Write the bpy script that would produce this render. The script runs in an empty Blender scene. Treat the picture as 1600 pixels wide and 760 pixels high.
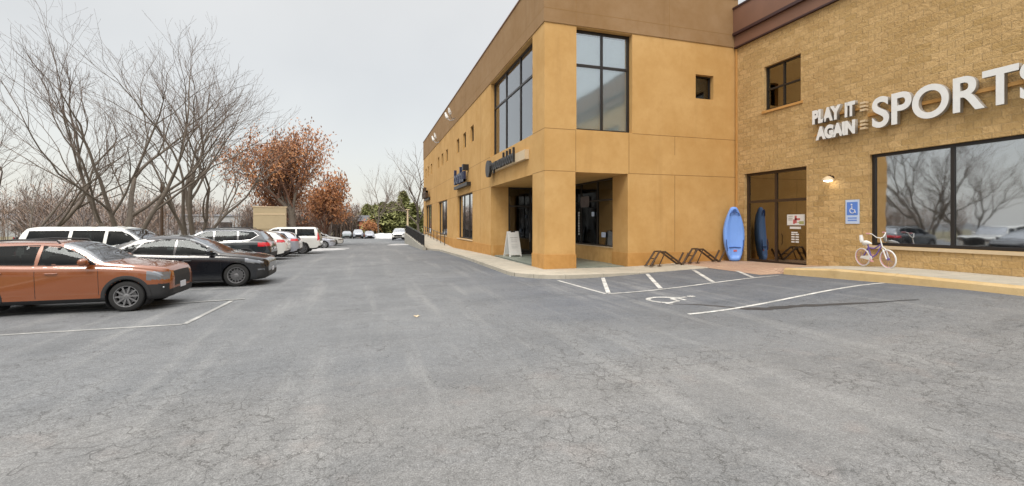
import bpy, bmesh, math, random
from mathutils import Vector, Matrix
R = math.radians
sc = bpy.context.scene
C = sc.collection
# ------------------------------------------------------------------ camera, world, sun, exposure
CAMZ, F, YAW = 2.0, 720.0, R(17.3)
cam_d = bpy.data.cameras.new('camera'); cam = bpy.data.objects.new('camera', cam_d); C.objects.link(cam)
cam.location = (0, 0, CAMZ); cam.rotation_euler = (R(90), 0, -YAW)
cam_d.sensor_width = 36; cam_d.lens = 36*F/1600; cam_d.shift_y = -31/1600
cam_d.clip_start = .05; cam_d.clip_end = 3000
sc.camera = cam
w = bpy.data.worlds.new('World'); sc.world = w; w.use_nodes = True
nt = w.node_tree; nt.nodes.clear()
def wn(t): return nt.nodes.new(t)
sky = wn('ShaderNodeTexSky'); sky.sky_type = 'NISHITA'; sky.sun_disc = False
sky.sun_elevation = R(48); sky.sun_rotation = R(205); sky.dust_density = 3
b1 = wn('ShaderNodeBackground'); b1.inputs[1].default_value = .05
tc = wn('ShaderNodeTexCoord'); sx = wn('ShaderNodeSeparateXYZ'); rp = wn('ShaderNodeValToRGB')
rp.color_ramp.elements[0].position = 0; rp.color_ramp.elements[0].color = (.76, .745, .70, 1)
rp.color_ramp.elements[1].position = .9; rp.color_ramp.elements[1].color = (2.5, 2.45, 2.38, 1)
for p, c in ((.08, (.71, .69, .635, 1)), (.30, (.655, .64, .595, 1)), (.48, (.72, .70, .65, 1)), (.62, (1.5, 1.46, 1.38, 1))):
    e = rp.color_ramp.elements.new(p); e.color = c
nz = wn('ShaderNodeTexNoise'); nz.inputs['Scale'].default_value = 2.2; nz.inputs['Detail'].default_value = 5
nr = wn('ShaderNodeMapRange'); nr.inputs[1].default_value = .3; nr.inputs[2].default_value = .7; nr.inputs[3].default_value = .93; nr.inputs[4].default_value = 1.06
b2 = wn('ShaderNodeBackground'); ad = wn('ShaderNodeAddShader'); wo = wn('ShaderNodeOutputWorld')
L = nt.links.new
L(sky.outputs[0], b1.inputs[0]); L(tc.outputs['Generated'], sx.inputs[0]); L(sx.outputs[2], rp.inputs[0])
L(tc.outputs['Generated'], nz.inputs['Vector']); L(nz.outputs[0], nr.inputs[0])
L(rp.outputs[0], b2.inputs[0]); L(nr.outputs[0], b2.inputs[1])
L(b1.outputs[0], ad.inputs[0]); L(b2.outputs[0], ad.inputs[1]); L(ad.outputs[0], wo.inputs[0])
sd = bpy.data.lights.new('sun', 'SUN'); sd.energy = 1.4; sd.angle = R(16); sd.color = (1, .95, .87)
so = bpy.data.objects.new('sun', sd); C.objects.link(so)
so.rotation_euler = Vector((.32, .55, -.77)).to_track_quat('-Z', 'Y').to_euler()
sc.view_settings.view_transform = 'Standard'; sc.view_settings.look = 'None'
sc.view_settings.gamma = 1; sc.view_settings.exposure = 0
sc.view_settings.use_curve_mapping = False
sc.render.engine = 'CYCLES'; sc.cycles.use_denoising = True
sc.cycles.max_bounces = 6; sc.cycles.diffuse_bounces = 3; sc.cycles.transparent_max_bounces = 12
FX, FY = math.sin(YAW), math.cos(YAW)
def ray(px):
    k = (px-800)/F
    return FX + k*FY, FY - k*FX
def at(px, t):
    a, b = ray(px); return a*t, b*t
# ------------------------------------------------------------------ ground heights
def ss(v):
    v = max(0, min(1, v)); return v*v*(3-2*v)
def gz(x, y):
    z = .22*ss((x-7)/6.5) + .033*max(0, min(5, 12.4-y))*ss((x-7)/6.5)
    return z - .0145*max(0, min(80, y-26))
def sw(x, y):                       # pavement top
    if x < 7.2 and y > 19:
        z = .15 - .0145*max(0, min(80, y-26))
        if y > 38: z += .95*min(1, (y-38)/18)
        return z
    A = .15 + .15*ss((x-10)/5)
    B = .02*(16.7-y) if y > 13.65 else .061 + .075*min(3.2, 13.65-y)
    return A + B*ss((x-12.9)/1.0)
# ------------------------------------------------------------------ materials
def newmat(n):
    m = bpy.data.materials.new(n); m.use_nodes = True
    return m, m.node_tree, m.node_tree.nodes['Principled BSDF']
def flat(n, col, rough=.6, metal=0, spec=.5, emit=0, var=.08, scale=6, bump=0, coat=0):
    m, t, p = newmat(n)
    p.inputs['Roughness'].default_value = rough; p.inputs['Metallic'].default_value = metal
    p.inputs['Specular IOR Level'].default_value = spec; p.inputs['Coat Weight'].default_value = coat
    p.inputs['Coat Roughness'].default_value = .04
    N = t.nodes.new; K = t.links.new
    g = N('ShaderNodeTexCoord'); z = N('ShaderNodeTexNoise'); z.inputs['Scale'].default_value = scale; z.inputs['Detail'].default_value = 4
    mr = N('ShaderNodeMapRange'); mr.inputs[3].default_value = 1-var; mr.inputs[4].default_value = 1+var
    mx = N('ShaderNodeVectorMath'); mx.operation = 'SCALE'; mx.inputs[0].default_value = col
    K(g.outputs['Object'], z.inputs['Vector']); K(z.outputs[0], mr.inputs[0]); K(mr.outputs[0], mx.inputs[3]); K(mx.outputs[0], p.inputs['Base Color'])
    if bump:
        b = N('ShaderNodeBump'); b.inputs['Strength'].default_value = bump; b.inputs['Distance'].default_value = .02
        K(z.outputs[0], b.inputs['Height']); K(b.outputs[0], p.inputs['Normal'])
    if emit:
        p.inputs['Emission Color'].default_value = (*col, 1); p.inputs['Emission Strength'].default_value = emit
    return m
class G:
    """small node-graph helper"""
    def __init__(s, t): s.t = t; s.pos = s.n('ShaderNodeNewGeometry').outputs['Position']; s.sep = s.n('ShaderNodeSeparateXYZ'); s.k(s.pos, s.sep.inputs[0])
    def n(s, t): return s.t.nodes.new(t)
    def k(s, a, b): s.t.links.new(a, b)
    def inp(s, sock, v):
        if hasattr(v, 'links') or hasattr(v, 'is_linked'): s.k(v, sock)
        else: sock.default_value = v
    def math(s, op, a, b=0, c=None, clamp=False):
        m = s.n('ShaderNodeMath'); m.operation = op; m.use_clamp = clamp
        s.inp(m.inputs[0], a); s.inp(m.inputs[1], b)
        if c is not None: s.inp(m.inputs[2], c)
        return m.outputs[0]
    def noise(s, scale, detail=4, vec=None, rough=.5, out=0):
        z = s.n('ShaderNodeTexNoise'); z.inputs['Scale'].default_value = scale; z.inputs['Detail'].default_value = detail; z.inputs['Roughness'].default_value = rough
        s.k(vec or s.pos, z.inputs['Vector']); return z.outputs[out]
    def ran(s, v, a, b, c, d):
        m = s.n('ShaderNodeMapRange'); s.inp(m.inputs[0], v)
        for i, q in enumerate((a, b, c, d)): m.inputs[i+1].default_value = q
        return m.outputs[0]
    def mix(s, f, a, b, mode='MIX'):
        m = s.n('ShaderNodeMix'); m.data_type = 'RGBA'; m.blend_type = mode
        s.inp(m.inputs[0], f); s.inp(m.inputs[6], a if hasattr(a, 'is_linked') else (*a, 1)); s.inp(m.inputs[7], b if hasattr(b, 'is_linked') else (*b, 1))
        return m.outputs[2]
    def vec(s, x, y, z=0):
        c = s.n('ShaderNodeCombineXYZ')
        for i, q in enumerate((x, y, z)): s.inp(c.inputs[i], q)
        return c.outputs[0]
    def scalev(s, v, sc_):
        m = s.n('ShaderNodeVectorMath'); m.operation = 'MULTIPLY'; s.k(v, m.inputs[0]); m.inputs[1].default_value = sc_; return m.outputs[0]
    def addv(s, a, b):
        m = s.n('ShaderNodeVectorMath'); m.operation = 'ADD'; s.k(a, m.inputs[0]); s.k(b, m.inputs[1]); return m.outputs[0]
    def bump(s, h, strength, dist, p):
        b = s.n('ShaderNodeBump'); b.inputs['Strength'].default_value = strength; b.inputs['Distance'].default_value = dist
        s.k(h, b.inputs['Height']); s.k(b.outputs[0], p.inputs['Normal'])

def mat_asphalt():
    m, t, p = newmat('asphalt'); g = G(t); X, Y = g.sep.outputs[0], g.sep.outputs[1]
    flatp = g.vec(X, Y, 0)
    big = g.noise(.16, 5, flatp, .6); mid = g.noise(1.1, 5, flatp, .65); fine = g.noise(60, 3, flatp, .7); grit = g.noise(170, 2, flatp, .7)
    # older, paler asphalt in front; newer blue-grey coat by the building
    wob = g.math('MULTIPLY', g.math('SUBTRACT', g.noise(.35, 3, flatp), .5), 5.0)
    e1 = g.ran(g.math('ADD', g.math('ADD', Y, g.math('MULTIPLY', X, .25)), wob), 9.2, 11.5, 0, 1)      # distance from camera
    e2 = g.ran(g.math('ADD', X, wob), 2.4, 5.2, 0, 1)
    new = g.math('MULTIPLY', e1, e2)
    near = g.ran(g.math('ADD', Y, g.math('MULTIPLY', wob, .35)), 5.2, 6.6, 1, 0)
    c = g.mix(g.ran(big, .3, .7, 0, 1), (.145, .151, .157), (.200, .205, .208))
    c = g.mix(near, c, g.mix(g.ran(mid, .35, .65, 0, 1), (.168, .168, .165), (.235, .231, .223)))
    c = g.mix(new, c, g.mix(g.ran(mid, .3, .7, 0, 1), (.095, .105, .122), (.155, .165, .182)))
    c = g.mix(g.math('MULTIPLY', g.ran(mid, .35, .7, 0, 1), .40), c, (.13, .137, .143))
    c = g.mix(g.ran(g.noise(.45, 5, g.addv(flatp, g.vec(70, 20)), .7), .48, .64, 0, .42), c, (.115, .119, .123))
    # long sweeping pale wear streaks along the lane
    st = g.noise(1.0, 4, g.scalev(flatp, (1.6, .12, 1)), .6)
    c = g.mix(g.ran(st, .52, .72, 0, .4), c, (.30, .30, .29))
    st2 = g.noise(.8, 4, g.scalev(g.addv(flatp, g.vec(31, 7)), (.25, 2.1, 1)), .65)
    c = g.mix(g.math('MULTIPLY', g.ran(st2, .5, .66, .0, .6), g.ran(new, 0, 1, .22, 1)), c, (.105, .115, .128))
    # reddish dusty patches near the camera
    red = g.noise(1.7, 3, g.addv(flatp, g.vec(5, 50)), .5)
    c = g.mix(g.math('MULTIPLY', g.ran(red, .58, .78, 0, .16), near), c, (.33, .25, .21))
    # oil stains in the stalls
    oil = g.noise(.9, 3, g.addv(flatp, g.vec(90, 3)), .4)
    c = g.mix(g.math('MULTIPLY', g.ran(oil, .6, .72, 0, .5), g.ran(X, -3.6, -4.6, 0, 1)), c, (.09, .09, .092))
    # gravel speckle
    sp = g.ran(fine, .30, .70, .6, 1.4); sp2 = g.ran(grit, .3, .7, .62, 1.38)
    sv = g.n('ShaderNodeVectorMath'); sv.operation = 'SCALE'; g.k(c, sv.inputs[0]); g.k(g.math('MULTIPLY', g.math('MULTIPLY', sp, sp2), g.math('MULTIPLY', g.ran(g.noise(22, 4, flatp, .75), .3, .7, .78, 1.22), g.ran(g.noise(7, 4, flatp, .7), .3, .7, .90, 1.10))), sv.inputs[3]); c = sv.outputs[0]
    # cracks
    def crack(scale, width, seed, ax=.35, stretch=(1, 1, 1)):
        dn = g.noise(scale*2.3, 4, flatp, .7, 1)
        dv = g.n('ShaderNodeVectorMath'); dv.operation = 'SCALE'; g.k(dn, dv.inputs[0]); dv.inputs[3].default_value = ax/scale*2
        v = g.n('ShaderNodeTexVoronoi'); v.feature = 'DISTANCE_TO_EDGE'; v.inputs['Scale'].default_value = scale
        g.k(g.scalev(g.addv(g.addv(flatp, dv.outputs[0]), g.vec(seed, seed*.7)), stretch), v.inputs['Vector'])
        wn_ = g.noise(scale*3, 2, flatp)
        return g.math('LESS_THAN', v.outputs['Distance'], g.math('MULTIPLY', g.ran(wn_, .35, .65, .25, 1.5), width*scale*.8))
    m1 = g.ran(g.noise(.42, 3, g.addv(flatp, g.vec(3, 9))), .45, .55, 0, 1)
    k1 = g.math('MULTIPLY', g.math('MULTIPLY', g.math('MAXIMUM', crack(2.6, .0065, 3), g.math('MULTIPLY', crack(6.5, .0035, 17), .6)), m1), g.ran(Y, 6, 10, 1, 0))
    k2 = g.math('MULTIPLY', crack(.55, .008, 11, .5), g.ran(g.noise(.5, 2, g.addv(flatp, g.vec(40, 9))), .42, .5, 0, 1))
    k3 = g.math('MULTIPLY', crack(.16, .012, 23, .5), .8)
    kk = g.math('MAXIMUM', g.math('MAXIMUM', k1, k2), k3)
    c = g.mix(g.math('MULTIPLY', kk, .66), c, (.06, .058, .055))
    g.k(c, p.inputs['Base Color'])
    p.inputs['Specular IOR Level'].default_value = .3
    g.k(g.ran(mid, .3, .7, .75, .95), p.inputs['Roughness'])
    h = g.math('SUBTRACT', g.math('MULTIPLY', fine, .5), kk)
    g.bump(h, .5, .012, p)
    return m
def mat_stucco(name, col, dirt=.25, seams=True, tint=(.8, .7, .55)):
    m, t, p = newmat(name); g = G(t); Z = g.sep.outputs[2]
    a = g.noise(.6, 5, None, .65); b = g.noise(3.2, 4, None, .6); f = g.noise(45, 3, None, .6)
    s = g.noise(1.2, 4, g.scalev(g.pos, (1, 1, .12)), .6)
    dk = tuple(q*tint[i] for i, q in enumerate(col)); lt = (min(1, col[0]*1.12), col[1]*1.14, col[2]*1.25)
    c = g.mix(g.ran(a, .3, .7, 0, 1), dk, lt); c = g.mix(.45, c, col)
    c = g.mix(g.ran(b, .45, .75, 0, dirt), c, dk)
    c = g.mix(g.ran(s, .55, .78, 0, dirt), c, tuple(q*.62 for q in dk))
    rise = g.ran(Z, .1, 1.1, .28, 0)      # splash stains at the foot
    c = g.mix(g.math('MULTIPLY', rise, g.ran(b, .35, .65, 0, 1)), c, tuple(q*.6 for q in dk))
    g.k(c, p.inputs['Base Color']); p.inputs['Roughness'].default_value = .9; p.inputs['Specular IOR Level'].default_value = .2
    g.bump(g.math('ADD', f, g.math('MULTIPLY', b, .6)), .35, .012, p)
    return m
def mat_block():
    m, t, p = newmat('split_face_block'); g = G(t); X, Y, Z = g.sep.outputs
    nx = g.n('ShaderNodeNewGeometry'); sn = g.n('ShaderNodeSeparateXYZ'); g.k(nx.outputs['Normal'], sn.inputs[0])
    wv = g.noise(7, 3, None, .6)
    u = g.math('ADD', g.math('ADD', X, Y), g.math('MULTIPLY', wv, .015))
    v = g.vec(u, g.math('ADD', Z, g.math('MULTIPLY', wv, .02)))
    br = g.n('ShaderNodeTexBrick'); g.k(v, br.inputs['Vector'])
    br.inputs['Scale'].default_value = 1; br.inputs['Brick Width'].default_value = .405; br.inputs['Row Height'].default_value = .203
    br.inputs['Mortar Size'].default_value = .009; br.inputs['Mortar Smooth'].default_value = .4; br.inputs['Bias'].default_value = 0
    br.inputs['Color1'].default_value = (.52, .345, .145, 1); br.inputs['Color2'].default_value = (.70, .48, .23, 1); br.inputs['Mortar'].default_value = (.66, .47, .25, 1)
    a = g.noise(.7, 4, None, .6); b = g.noise(11, 4, None, .7); f = g.noise(36, 3, None, .7)
    hz = g.noise(3.4, 4, g.scalev(g.pos, (1, 1, 2.6)), .75)
    c = g.mix(g.ran(b, .38, .7, 0, .45), br.outputs['Color'], (.44, .28, .115))
    c = g.mix(g.ran(hz, .5, .7, 0, .4), c, (.42, .27, .11))
    c = g.mix(g.ran(a, .4, .7, 0, .45), c, (.45, .28, .12))
    g.k(c, p.inputs['Base Color']); p.inputs['Roughness'].default_value = .95; p.inputs['Specular IOR Level'].default_value = .2
    h = g.math('ADD', g.math('MULTIPLY', g.math('SUBTRACT', 1, br.outputs['Fac']), .9), g.math('ADD', g.math('MULTIPLY', b, 1.2), g.math('MULTIPLY', f, .4)))
    g.bump(h, 1.0, .055, p)
    return m
def mat_concrete(name, a_, b_, joint=0, rough=.85):
    m, t, p = newmat(name); g = G(t); X, Y, Z = g.sep.outputs
    a = g.noise(.9, 5, None, .65); f = g.noise(50, 3)
    c = g.mix(g.ran(a, .3, .7, 0, 1), a_, b_)
    c = g.mix(g.ran(g.noise(4, 4), .5, .75, 0, .35), c, tuple(q*.55 for q in a_))
    c = g.mix(g.ran(f, .3, .7, .0, .18), c, tuple(q*.5 for q in a_))
    if joint:
        jx = g.math('LESS_THAN', g.math('ABSOLUTE', g.math('SUBTRACT', g.math('FRACT', g.math('DIVIDE', X, joint)), .5)), .008/joint)
        jy = g.math('LESS_THAN', g.math('ABSOLUTE', g.math('SUBTRACT', g.math('FRACT', g.math('DIVIDE', Y, joint)), .5)), .008/joint)
        c = g.mix(g.math('MULTIPLY', g.math('MAXIMUM', jx, jy), .7), c, tuple(q*.35 for q in a_))
    g.k(c, p.inputs['Base Color']); p.inputs['Roughness'].default_value = rough
    g.bump(f, .25, .01, p)
    return m
def mat_paint_line(fade=0):
    m, t, p = newmat('worn_white_road_paint' if not fade else 'faded_white_road_paint'); g = G(t)
    a = g.noise(2.2, 5, None, .7); b = g.noise(35, 3, None, .7)
    wn_ = g.math('ADD', g.math('MULTIPLY', a, .65), g.math('MULTIPLY', b, .35))
    c = g.mix(g.ran(wn_, .43-fade*.1, .58-fade*.06, fade*.35, .8+fade*.15), (.66, .655, .62), (.24, .24, .23))
    g.k(c, p.inputs['Base Color']); p.inputs['Roughness'].default_value = .8
    return m
def mat_glass(name, tint, refl, rough=.03, gcol=(.93, .96, 1), mul=1.1):
    """clear pane: see-through with a mirror share that grows at grazing angles"""
    m, t, p = newmat(name); N = t.nodes.new; K = t.links.new; t.nodes.remove(p)
    tr = N('ShaderNodeBsdfTransparent'); tr.inputs[0].default_value = (*tint, 1)
    gl = N('ShaderNodeBsdfGlossy'); gl.inputs[0].default_value = (*gcol, 1); gl.inputs['Roughness'].default_value = rough
    fr = N('ShaderNodeFresnel'); fr.inputs[0].default_value = 1.5
    ma = N('ShaderNodeMath'); ma.operation = 'MULTIPLY_ADD'; ma.use_clamp = True; ma.inputs[1].default_value = mul; ma.inputs[2].default_value = refl
    mx = N('ShaderNodeMixShader'); out = t.nodes['Material Output']
    z = N('ShaderNodeTexNoise'); z.inputs['Scale'].default_value = .9; gg = N('ShaderNodeNewGeometry'); bp = N('ShaderNodeBump'); bp.inputs['Strength'].default_value = .06; bp.inputs['Distance'].default_value = .05
    K(gg.outputs['Position'], z.inputs['Vector']); K(z.outputs[0], bp.inputs['Height']); K(bp.outputs[0], gl.inputs['Normal'])
    K(fr.outputs[0], ma.inputs[0]); K(ma.outputs[0], mx.inputs[0]); K(tr.outputs[0], mx.inputs[1]); K(gl.outputs[0], mx.inputs[2]); K(mx.outputs[0], out.inputs[0])
    return m
def mat_ground():
    m, t, p = newmat('dormant_turf'); g = G(t)
    a = g.noise(.25, 5, None, .6); b = g.noise(9, 4, None, .7)
    c = g.mix(g.ran(a, .35, .65, 0, 1), (.20, .17, .10), (.13, .13, .07)); c = g.mix(g.ran(b, .4, .7, 0, .6), c, (.26, .22, .15))
    g.k(c, p.inputs['Base Color']); p.inputs['Roughness'].default_value = .95; g.bump(b, .6, .05, p)
    return m
def mat_leaf(name, a_, b_):
    m, t, p = newmat(name); g = G(t)
    g.k(g.mix(g.ran(g.noise(1.7, 3), .3, .7, 0, 1), a_, b_), p.inputs['Base Color'])
    p.inputs['Roughness'].default_value = .75; p.inputs['Specular IOR Level'].default_value = .2
    return m
M = {}
M['asphalt'] = mat_asphalt()
M['stucco'] = mat_stucco('ochre_stucco', (.58, .36, .14), .28)
M['stucco_base'] = mat_stucco('orange_stucco_base', (.54, .30, .10), .35)
M['brown'] = mat_stucco('brown_stucco_band', (.315, .20, .10), .3)
M['seam'] = flat('stucco_joint', (.27, .15, .05), .9)
M['block'] = mat_block()
M['cornice'] = flat('brown_metal_fascia', (.20, .10, .062), .55, var=.15, scale=1.5)
M['cornice_dark'] = flat('dark_maroon_trim_and_shade', (.045, .018, .018), .5)
M['walk'] = mat_concrete('pavement_concrete', (.40, .37, .30), (.52, .47, .38), 1.5)
M['ramp'] = mat_concrete('ramp_concrete', (.36, .35, .30), (.46, .44, .38))
M['porch'] = mat_concrete('porch_tile', (.22, .25, .21), (.30, .33, .28), .6, .45)
M['brickpave'] = mat_concrete('pinkish_paver_ramp', (.42, .27, .19), (.50, .36, .25), .2)
M['yellow'] = mat_concrete('faded_yellow_kerb_paint', (.52, .36, .16), (.60, .45, .24))
M['line'] = mat_paint_line(); M['line_old'] = mat_paint_line(1)
M['turf'] = mat_ground()
M['tar'] = flat('dark_tar_seal', (.038, .04, .043), .55, var=.3)
M['frame'] = flat('black_bronze_aluminium', (.018, .014, .012), .4)
M['frame_brown'] = flat('dark_bronze_door_frame', (.04, .022, .012), .45)
M['glass_up'] = mat_glass('upper_window_glass', (.97, 1, 1), .20, .07)
M['glass_shop'] = mat_glass('shop_window_glass', (.55, .58, .6), .42)
M['glass_dark'] = mat_glass('porch_window_glass', (.4, .42, .42), .05)
M['glass_door'] = mat_glass('door_glass', (.40, .40, .38), .20, gcol=(.85, .80, .68))
M['blind'] = flat('pale_roller_blind', (.80, .88, .88), .8)
M['interior'] = flat('dim_interior', (.05, .04, .035), .9, var=.4, scale=1.2)
M['interior2'] = flat('shop_shelving', (.12, .10, .10), .8, var=.5, scale=3)
M['white'] = flat('white_paint', (.75, .75, .73), .5)
M['offwhite'] = flat('off_white_plastic', (.66, .66, .64), .45)
M['letter_side'] = flat('weathered_letter_return', (.33, .30, .26), .6, var=.2)
M['cream'] = flat('cream_raceway', (.60, .47, .30), .5)
M['black'] = flat('black_paint', (.015, .015, .016), .4)
M['navy'] = flat('navy_letter_face', (.018, .028, .075), .35)
M['greyblue'] = flat('blue_grey_letter_side', (.12, .15, .22), .4)
M['rust'] = flat('dark_brown_painted_steel', (.065, .036, .018), .5, var=.4, scale=9)
M['steel'] = flat('galvanised_steel', (.35, .35, .35), .4, .6)
M['signblue'] = flat('sign_blue', (.10, .22, .62), .5)
M['signpale'] = flat('sign_pale', (.50, .60, .78), .5)
M['kayak'] = flat('sky_blue_polyethylene', (.17, .34, .80), .42, var=.08, scale=3)
M['kayakd'] = flat('deep_blue_moulding', (.04, .10, .32), .45)
M['kayakr'] = flat('red_brand_patch', (.5, .12, .12), .5)
M['slush'] = flat('thin_grey_snow', (.42, .42, .42), .8, var=.25, scale=3, bump=.4)
M['snow'] = flat('old_snow', (.60, .60, .60), .8, var=.08, scale=3, bump=.4)
M['bark'] = flat('grey_brown_bark', (.145, .12, .095), .9, var=.35, scale=5, bump=.5)
M['twig'] = flat('twig_bark', (.18, .14, .115), .9, var=.3)
M['barkred'] = flat('reddish_bark', (.17, .09, .06), .9, var=.3)
M['leaf1'] = mat_leaf('rust_leaf', (.40, .175, .07), (.48, .25, .12))
M['leaf2'] = mat_leaf('brown_leaf', (.24, .12, .07), (.32, .17, .105))
M['leaf3'] = mat_leaf('orange_leaf', (.46, .18, .075), (.38, .19, .11))
M['needle1'] = mat_leaf('pine_needle', (.20, .215, .08), (.26, .27, .11))
M['needle2'] = mat_leaf('pine_needle_light', (.36, .36, .15), (.27, .28, .11))
M['brush1'] = mat_leaf('far_brush', (.25, .175, .13), (.31, .225, .17))
M['brush2'] = mat_leaf('far_brush_grey', (.27, .235, .215), (.21, .175, .16))
M['tan'] = flat('tan_sign_panel', (.46, .37, .23), .8, var=.12, scale=1.5)
M['whbuild'] = flat('pale_grey_cladding', (.48, .49, .50), .7, var=.08)
M['darkroof'] = flat('grey_roof', (.12, .12, .13), .8)
M['redbrick'] = flat('red_brick_far', (.34, .11, .06), .9, var=.25, scale=2)
M['tyre'] = flat('tyre_rubber', (.018, .018, .018), .8)
M['rimd'] = flat('dark_alloy', (.24, .24, .245), .35, .6)
M['rims'] = flat('silver_alloy', (.45, .45, .46), .3, .8)
M['plastic'] = flat('black_trim_plastic', (.02, .02, .021), .6)
M['chrome'] = flat('bright_trim', (.75, .76, .78), .18, .9, var=.02)
M['cabin'] = flat('car_interior', (.03, .03, .032), .8)
M['carglass'] = mat_glass('car_glass', (.16, .18, .18), .03, gcol=(.3, .32, .33), mul=.7)
M['screenglass'] = mat_glass('windscreen_glass', (.2, .22, .22), .26)
M['lamp_red'] = flat('tail_lamp_red', (.62, .02, .03), .15, coat=1)
M['lamp_white'] = flat('head_lamp_lens', (.22, .23, .25), .12, .5, coat=1)
M['plate'] = flat('number_plate', (.62, .63, .66), .4)
M['bulb'] = flat('lit_lamp_lens', (1, .93, .8), .4, emit=9)
M['pink'] = flat('pink_rim', (.62, .30, .34), .4)
M['purple'] = flat('purple_frame_paint', (.12, .07, .36), .3, coat=1)
def paint(n, col, metal=.25, rough=.35):
    m = flat(n, col, rough, metal, coat=1, var=.01); m.node_tree.nodes['Principled BSDF'].inputs['Coat IOR'].default_value = 1.75; return m
M['p_black'] = paint('black_car_paint', (.008, .009, .012), 0, .2); M['p_black'].node_tree.nodes['Principled BSDF'].inputs['Coat IOR'].default_value = 1.45
M['p_orange'] = paint('burnt_orange_car_paint', (.24, .062, .010), .1, .25)
M['p_graphite'] = paint('graphite_car_paint', (.022, .028, .033), .2, .25)
M['p_white'] = paint('white_car_paint', (.72, .72, .68), 0)
M['p_silver'] = paint('silver_car_paint', (.42, .44, .50), .5)
M['p_dgreen'] = paint('dark_green_grey_paint', (.07, .10, .10), .3)
# ------------------------------------------------------------------ builders
def link(name, me, mats, parent=None, loc=None, smooth=False):
    o = bpy.data.objects.new(name, me); C.objects.link(o)
    for m in (mats if isinstance(mats, (list, tuple)) else [mats]): me.materials.append(M[m] if isinstance(m, str) else m)
    if parent: o.parent = parent
    if loc: o.location = loc
    if smooth:
        for q in me.polygons: q.use_smooth = True
    return o
def empty(name, loc=(0, 0, 0), rz=0):
    o = bpy.data.objects.new(name, None); C.objects.link(o); o.location = loc; o.rotation_euler = (0, 0, rz); o.empty_display_size = .3
    return o
def tag(o, label=None, cat=None, group=None, kind=None):
    for k, v in (('label', label), ('category', cat), ('group', group), ('kind', kind)):
        if v: o[k] = v
    return o
class MB:
    def __init__(s): s.v = []; s.f = []; s.m = []
    def face(s, pts, mi=0):
        n = len(s.v); s.v += [tuple(p) for p in pts]; s.f.append(tuple(range(n, n+len(pts)))); s.m.append(mi)
    def box(s, x0, x1, y0, y1, z0, z1, mi=0):
        n = len(s.v)
        s.v += [(x, y, z) for x in (x0, x1) for y in (y0, y1) for z in (z0, z1)]
        for q in ((0, 1, 3, 2), (4, 6, 7, 5), (0, 4, 5, 1), (2, 3, 7, 6), (0, 2, 6, 4), (1, 5, 7, 3)):
            s.f.append(tuple(n+i for i in q)); s.m.append(mi)
        return s
    def tube(s, pts, rad, sides=6, mi=0, cap=True):
        pts = [Vector(p) for p in pts]; rr = rad if isinstance(rad, (list, tuple)) else [rad]*len(pts)
        rings = []; up = None
        for i, p in enumerate(pts):
            d = (pts[min(i+1, len(pts)-1)] - pts[max(i-1, 0)])
            if d.length < 1e-9: d = Vector((0, 0, 1))
            d.normalize()
            if up is None: up = d.orthogonal().normalized()
            a = (up - d*up.dot(d))
            a = a.normalized() if a.length > 1e-6 else d.orthogonal().normalized()
            up = a; b = d.cross(a)
            n = len(s.v)
            for k in range(sides):
                an = 2*math.pi*k/sides; q = p + (a*math.cos(an)+b*math.sin(an))*rr[i]; s.v.append((q.x, q.y, q.z))
            rings.append(n)
        for i in range(len(rings)-1):
            for k in range(sides):
                k2 = (k+1) % sides
                s.f.append((rings[i]+k, rings[i]+k2, rings[i+1]+k2, rings[i+1]+k)); s.m.append(mi)
        if cap and sides > 2:
            s.f.append(tuple(rings[0]+k for k in reversed(range(sides)))); s.m.append(mi)
            s.f.append(tuple(rings[-1]+k for k in range(sides))); s.m.append(mi)
        return s
    def lathe(s, prof, c, axis='Y', seg=24, mi=0, close=False):
        """prof: (radius, offset along the axis)"""
        n0 = len(s.v); P = len(prof)
        for k in range(seg):
            an = 2*math.pi*k/seg; ca, sa = math.cos(an), math.sin(an)
            for r, h in prof:
                q = (r*ca, h, r*sa) if axis == 'Y' else ((r*ca, r*sa, h) if axis == 'Z' else (h, r*ca, r*sa))
                s.v.append((c[0]+q[0], c[1]+q[1], c[2]+q[2]))
        for k in range(seg):
            k2 = (k+1) % seg
            for i in range(P if close else P-1):
                j = (i+1) % P
                s.f.append((n0+k*P+i, n0+k*P+j, n0+k2*P+j, n0+k2*P+i)); s.m.append(mi)
        return s
    def prism(s, poly, fn, d0, d1, mi=0):
        """poly of (u,v); fn(u,v,d)->xyz"""
        n = len(s.v); k = len(poly)
        s.v += [tuple(fn(u, v, d0)) for u, v in poly] + [tuple(fn(u, v, d1)) for u, v in poly]
        s.f.append(tuple(n+i for i in range(k))); s.m.append(mi)
        s.f.append(tuple(n+k+i for i in reversed(range(k)))); s.m.append(mi)
        for i in range(k):
            j = (i+1) % k; s.f.append((n+i, n+j, n+k+j, n+k+i)); s.m.append(mi)
        return s
    def build(s, name, mats, parent=None, smooth=False, rel=None, bevel=0):
        me = bpy.data.meshes.new(name); v = s.v
        if rel: v = [(a-rel[0], b-rel[1], c-rel[2]) for a, b, c in v]
        me.from_pydata(v, [], s.f); me.polygons.foreach_set('material_index', s.m)
        bm = bmesh.new(); bm.from_mesh(me); bmesh.ops.recalc_face_normals(bm, faces=bm.faces[:]); bm.to_mesh(me); bm.free()
        me.update()
        o = link(name, me, mats, parent, smooth=smooth)
        if bevel:
            b = o.modifiers.new('bevel', 'BEVEL'); b.width = bevel; b.segments = 2; b.limit_method = 'ANGLE'
        return o
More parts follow.
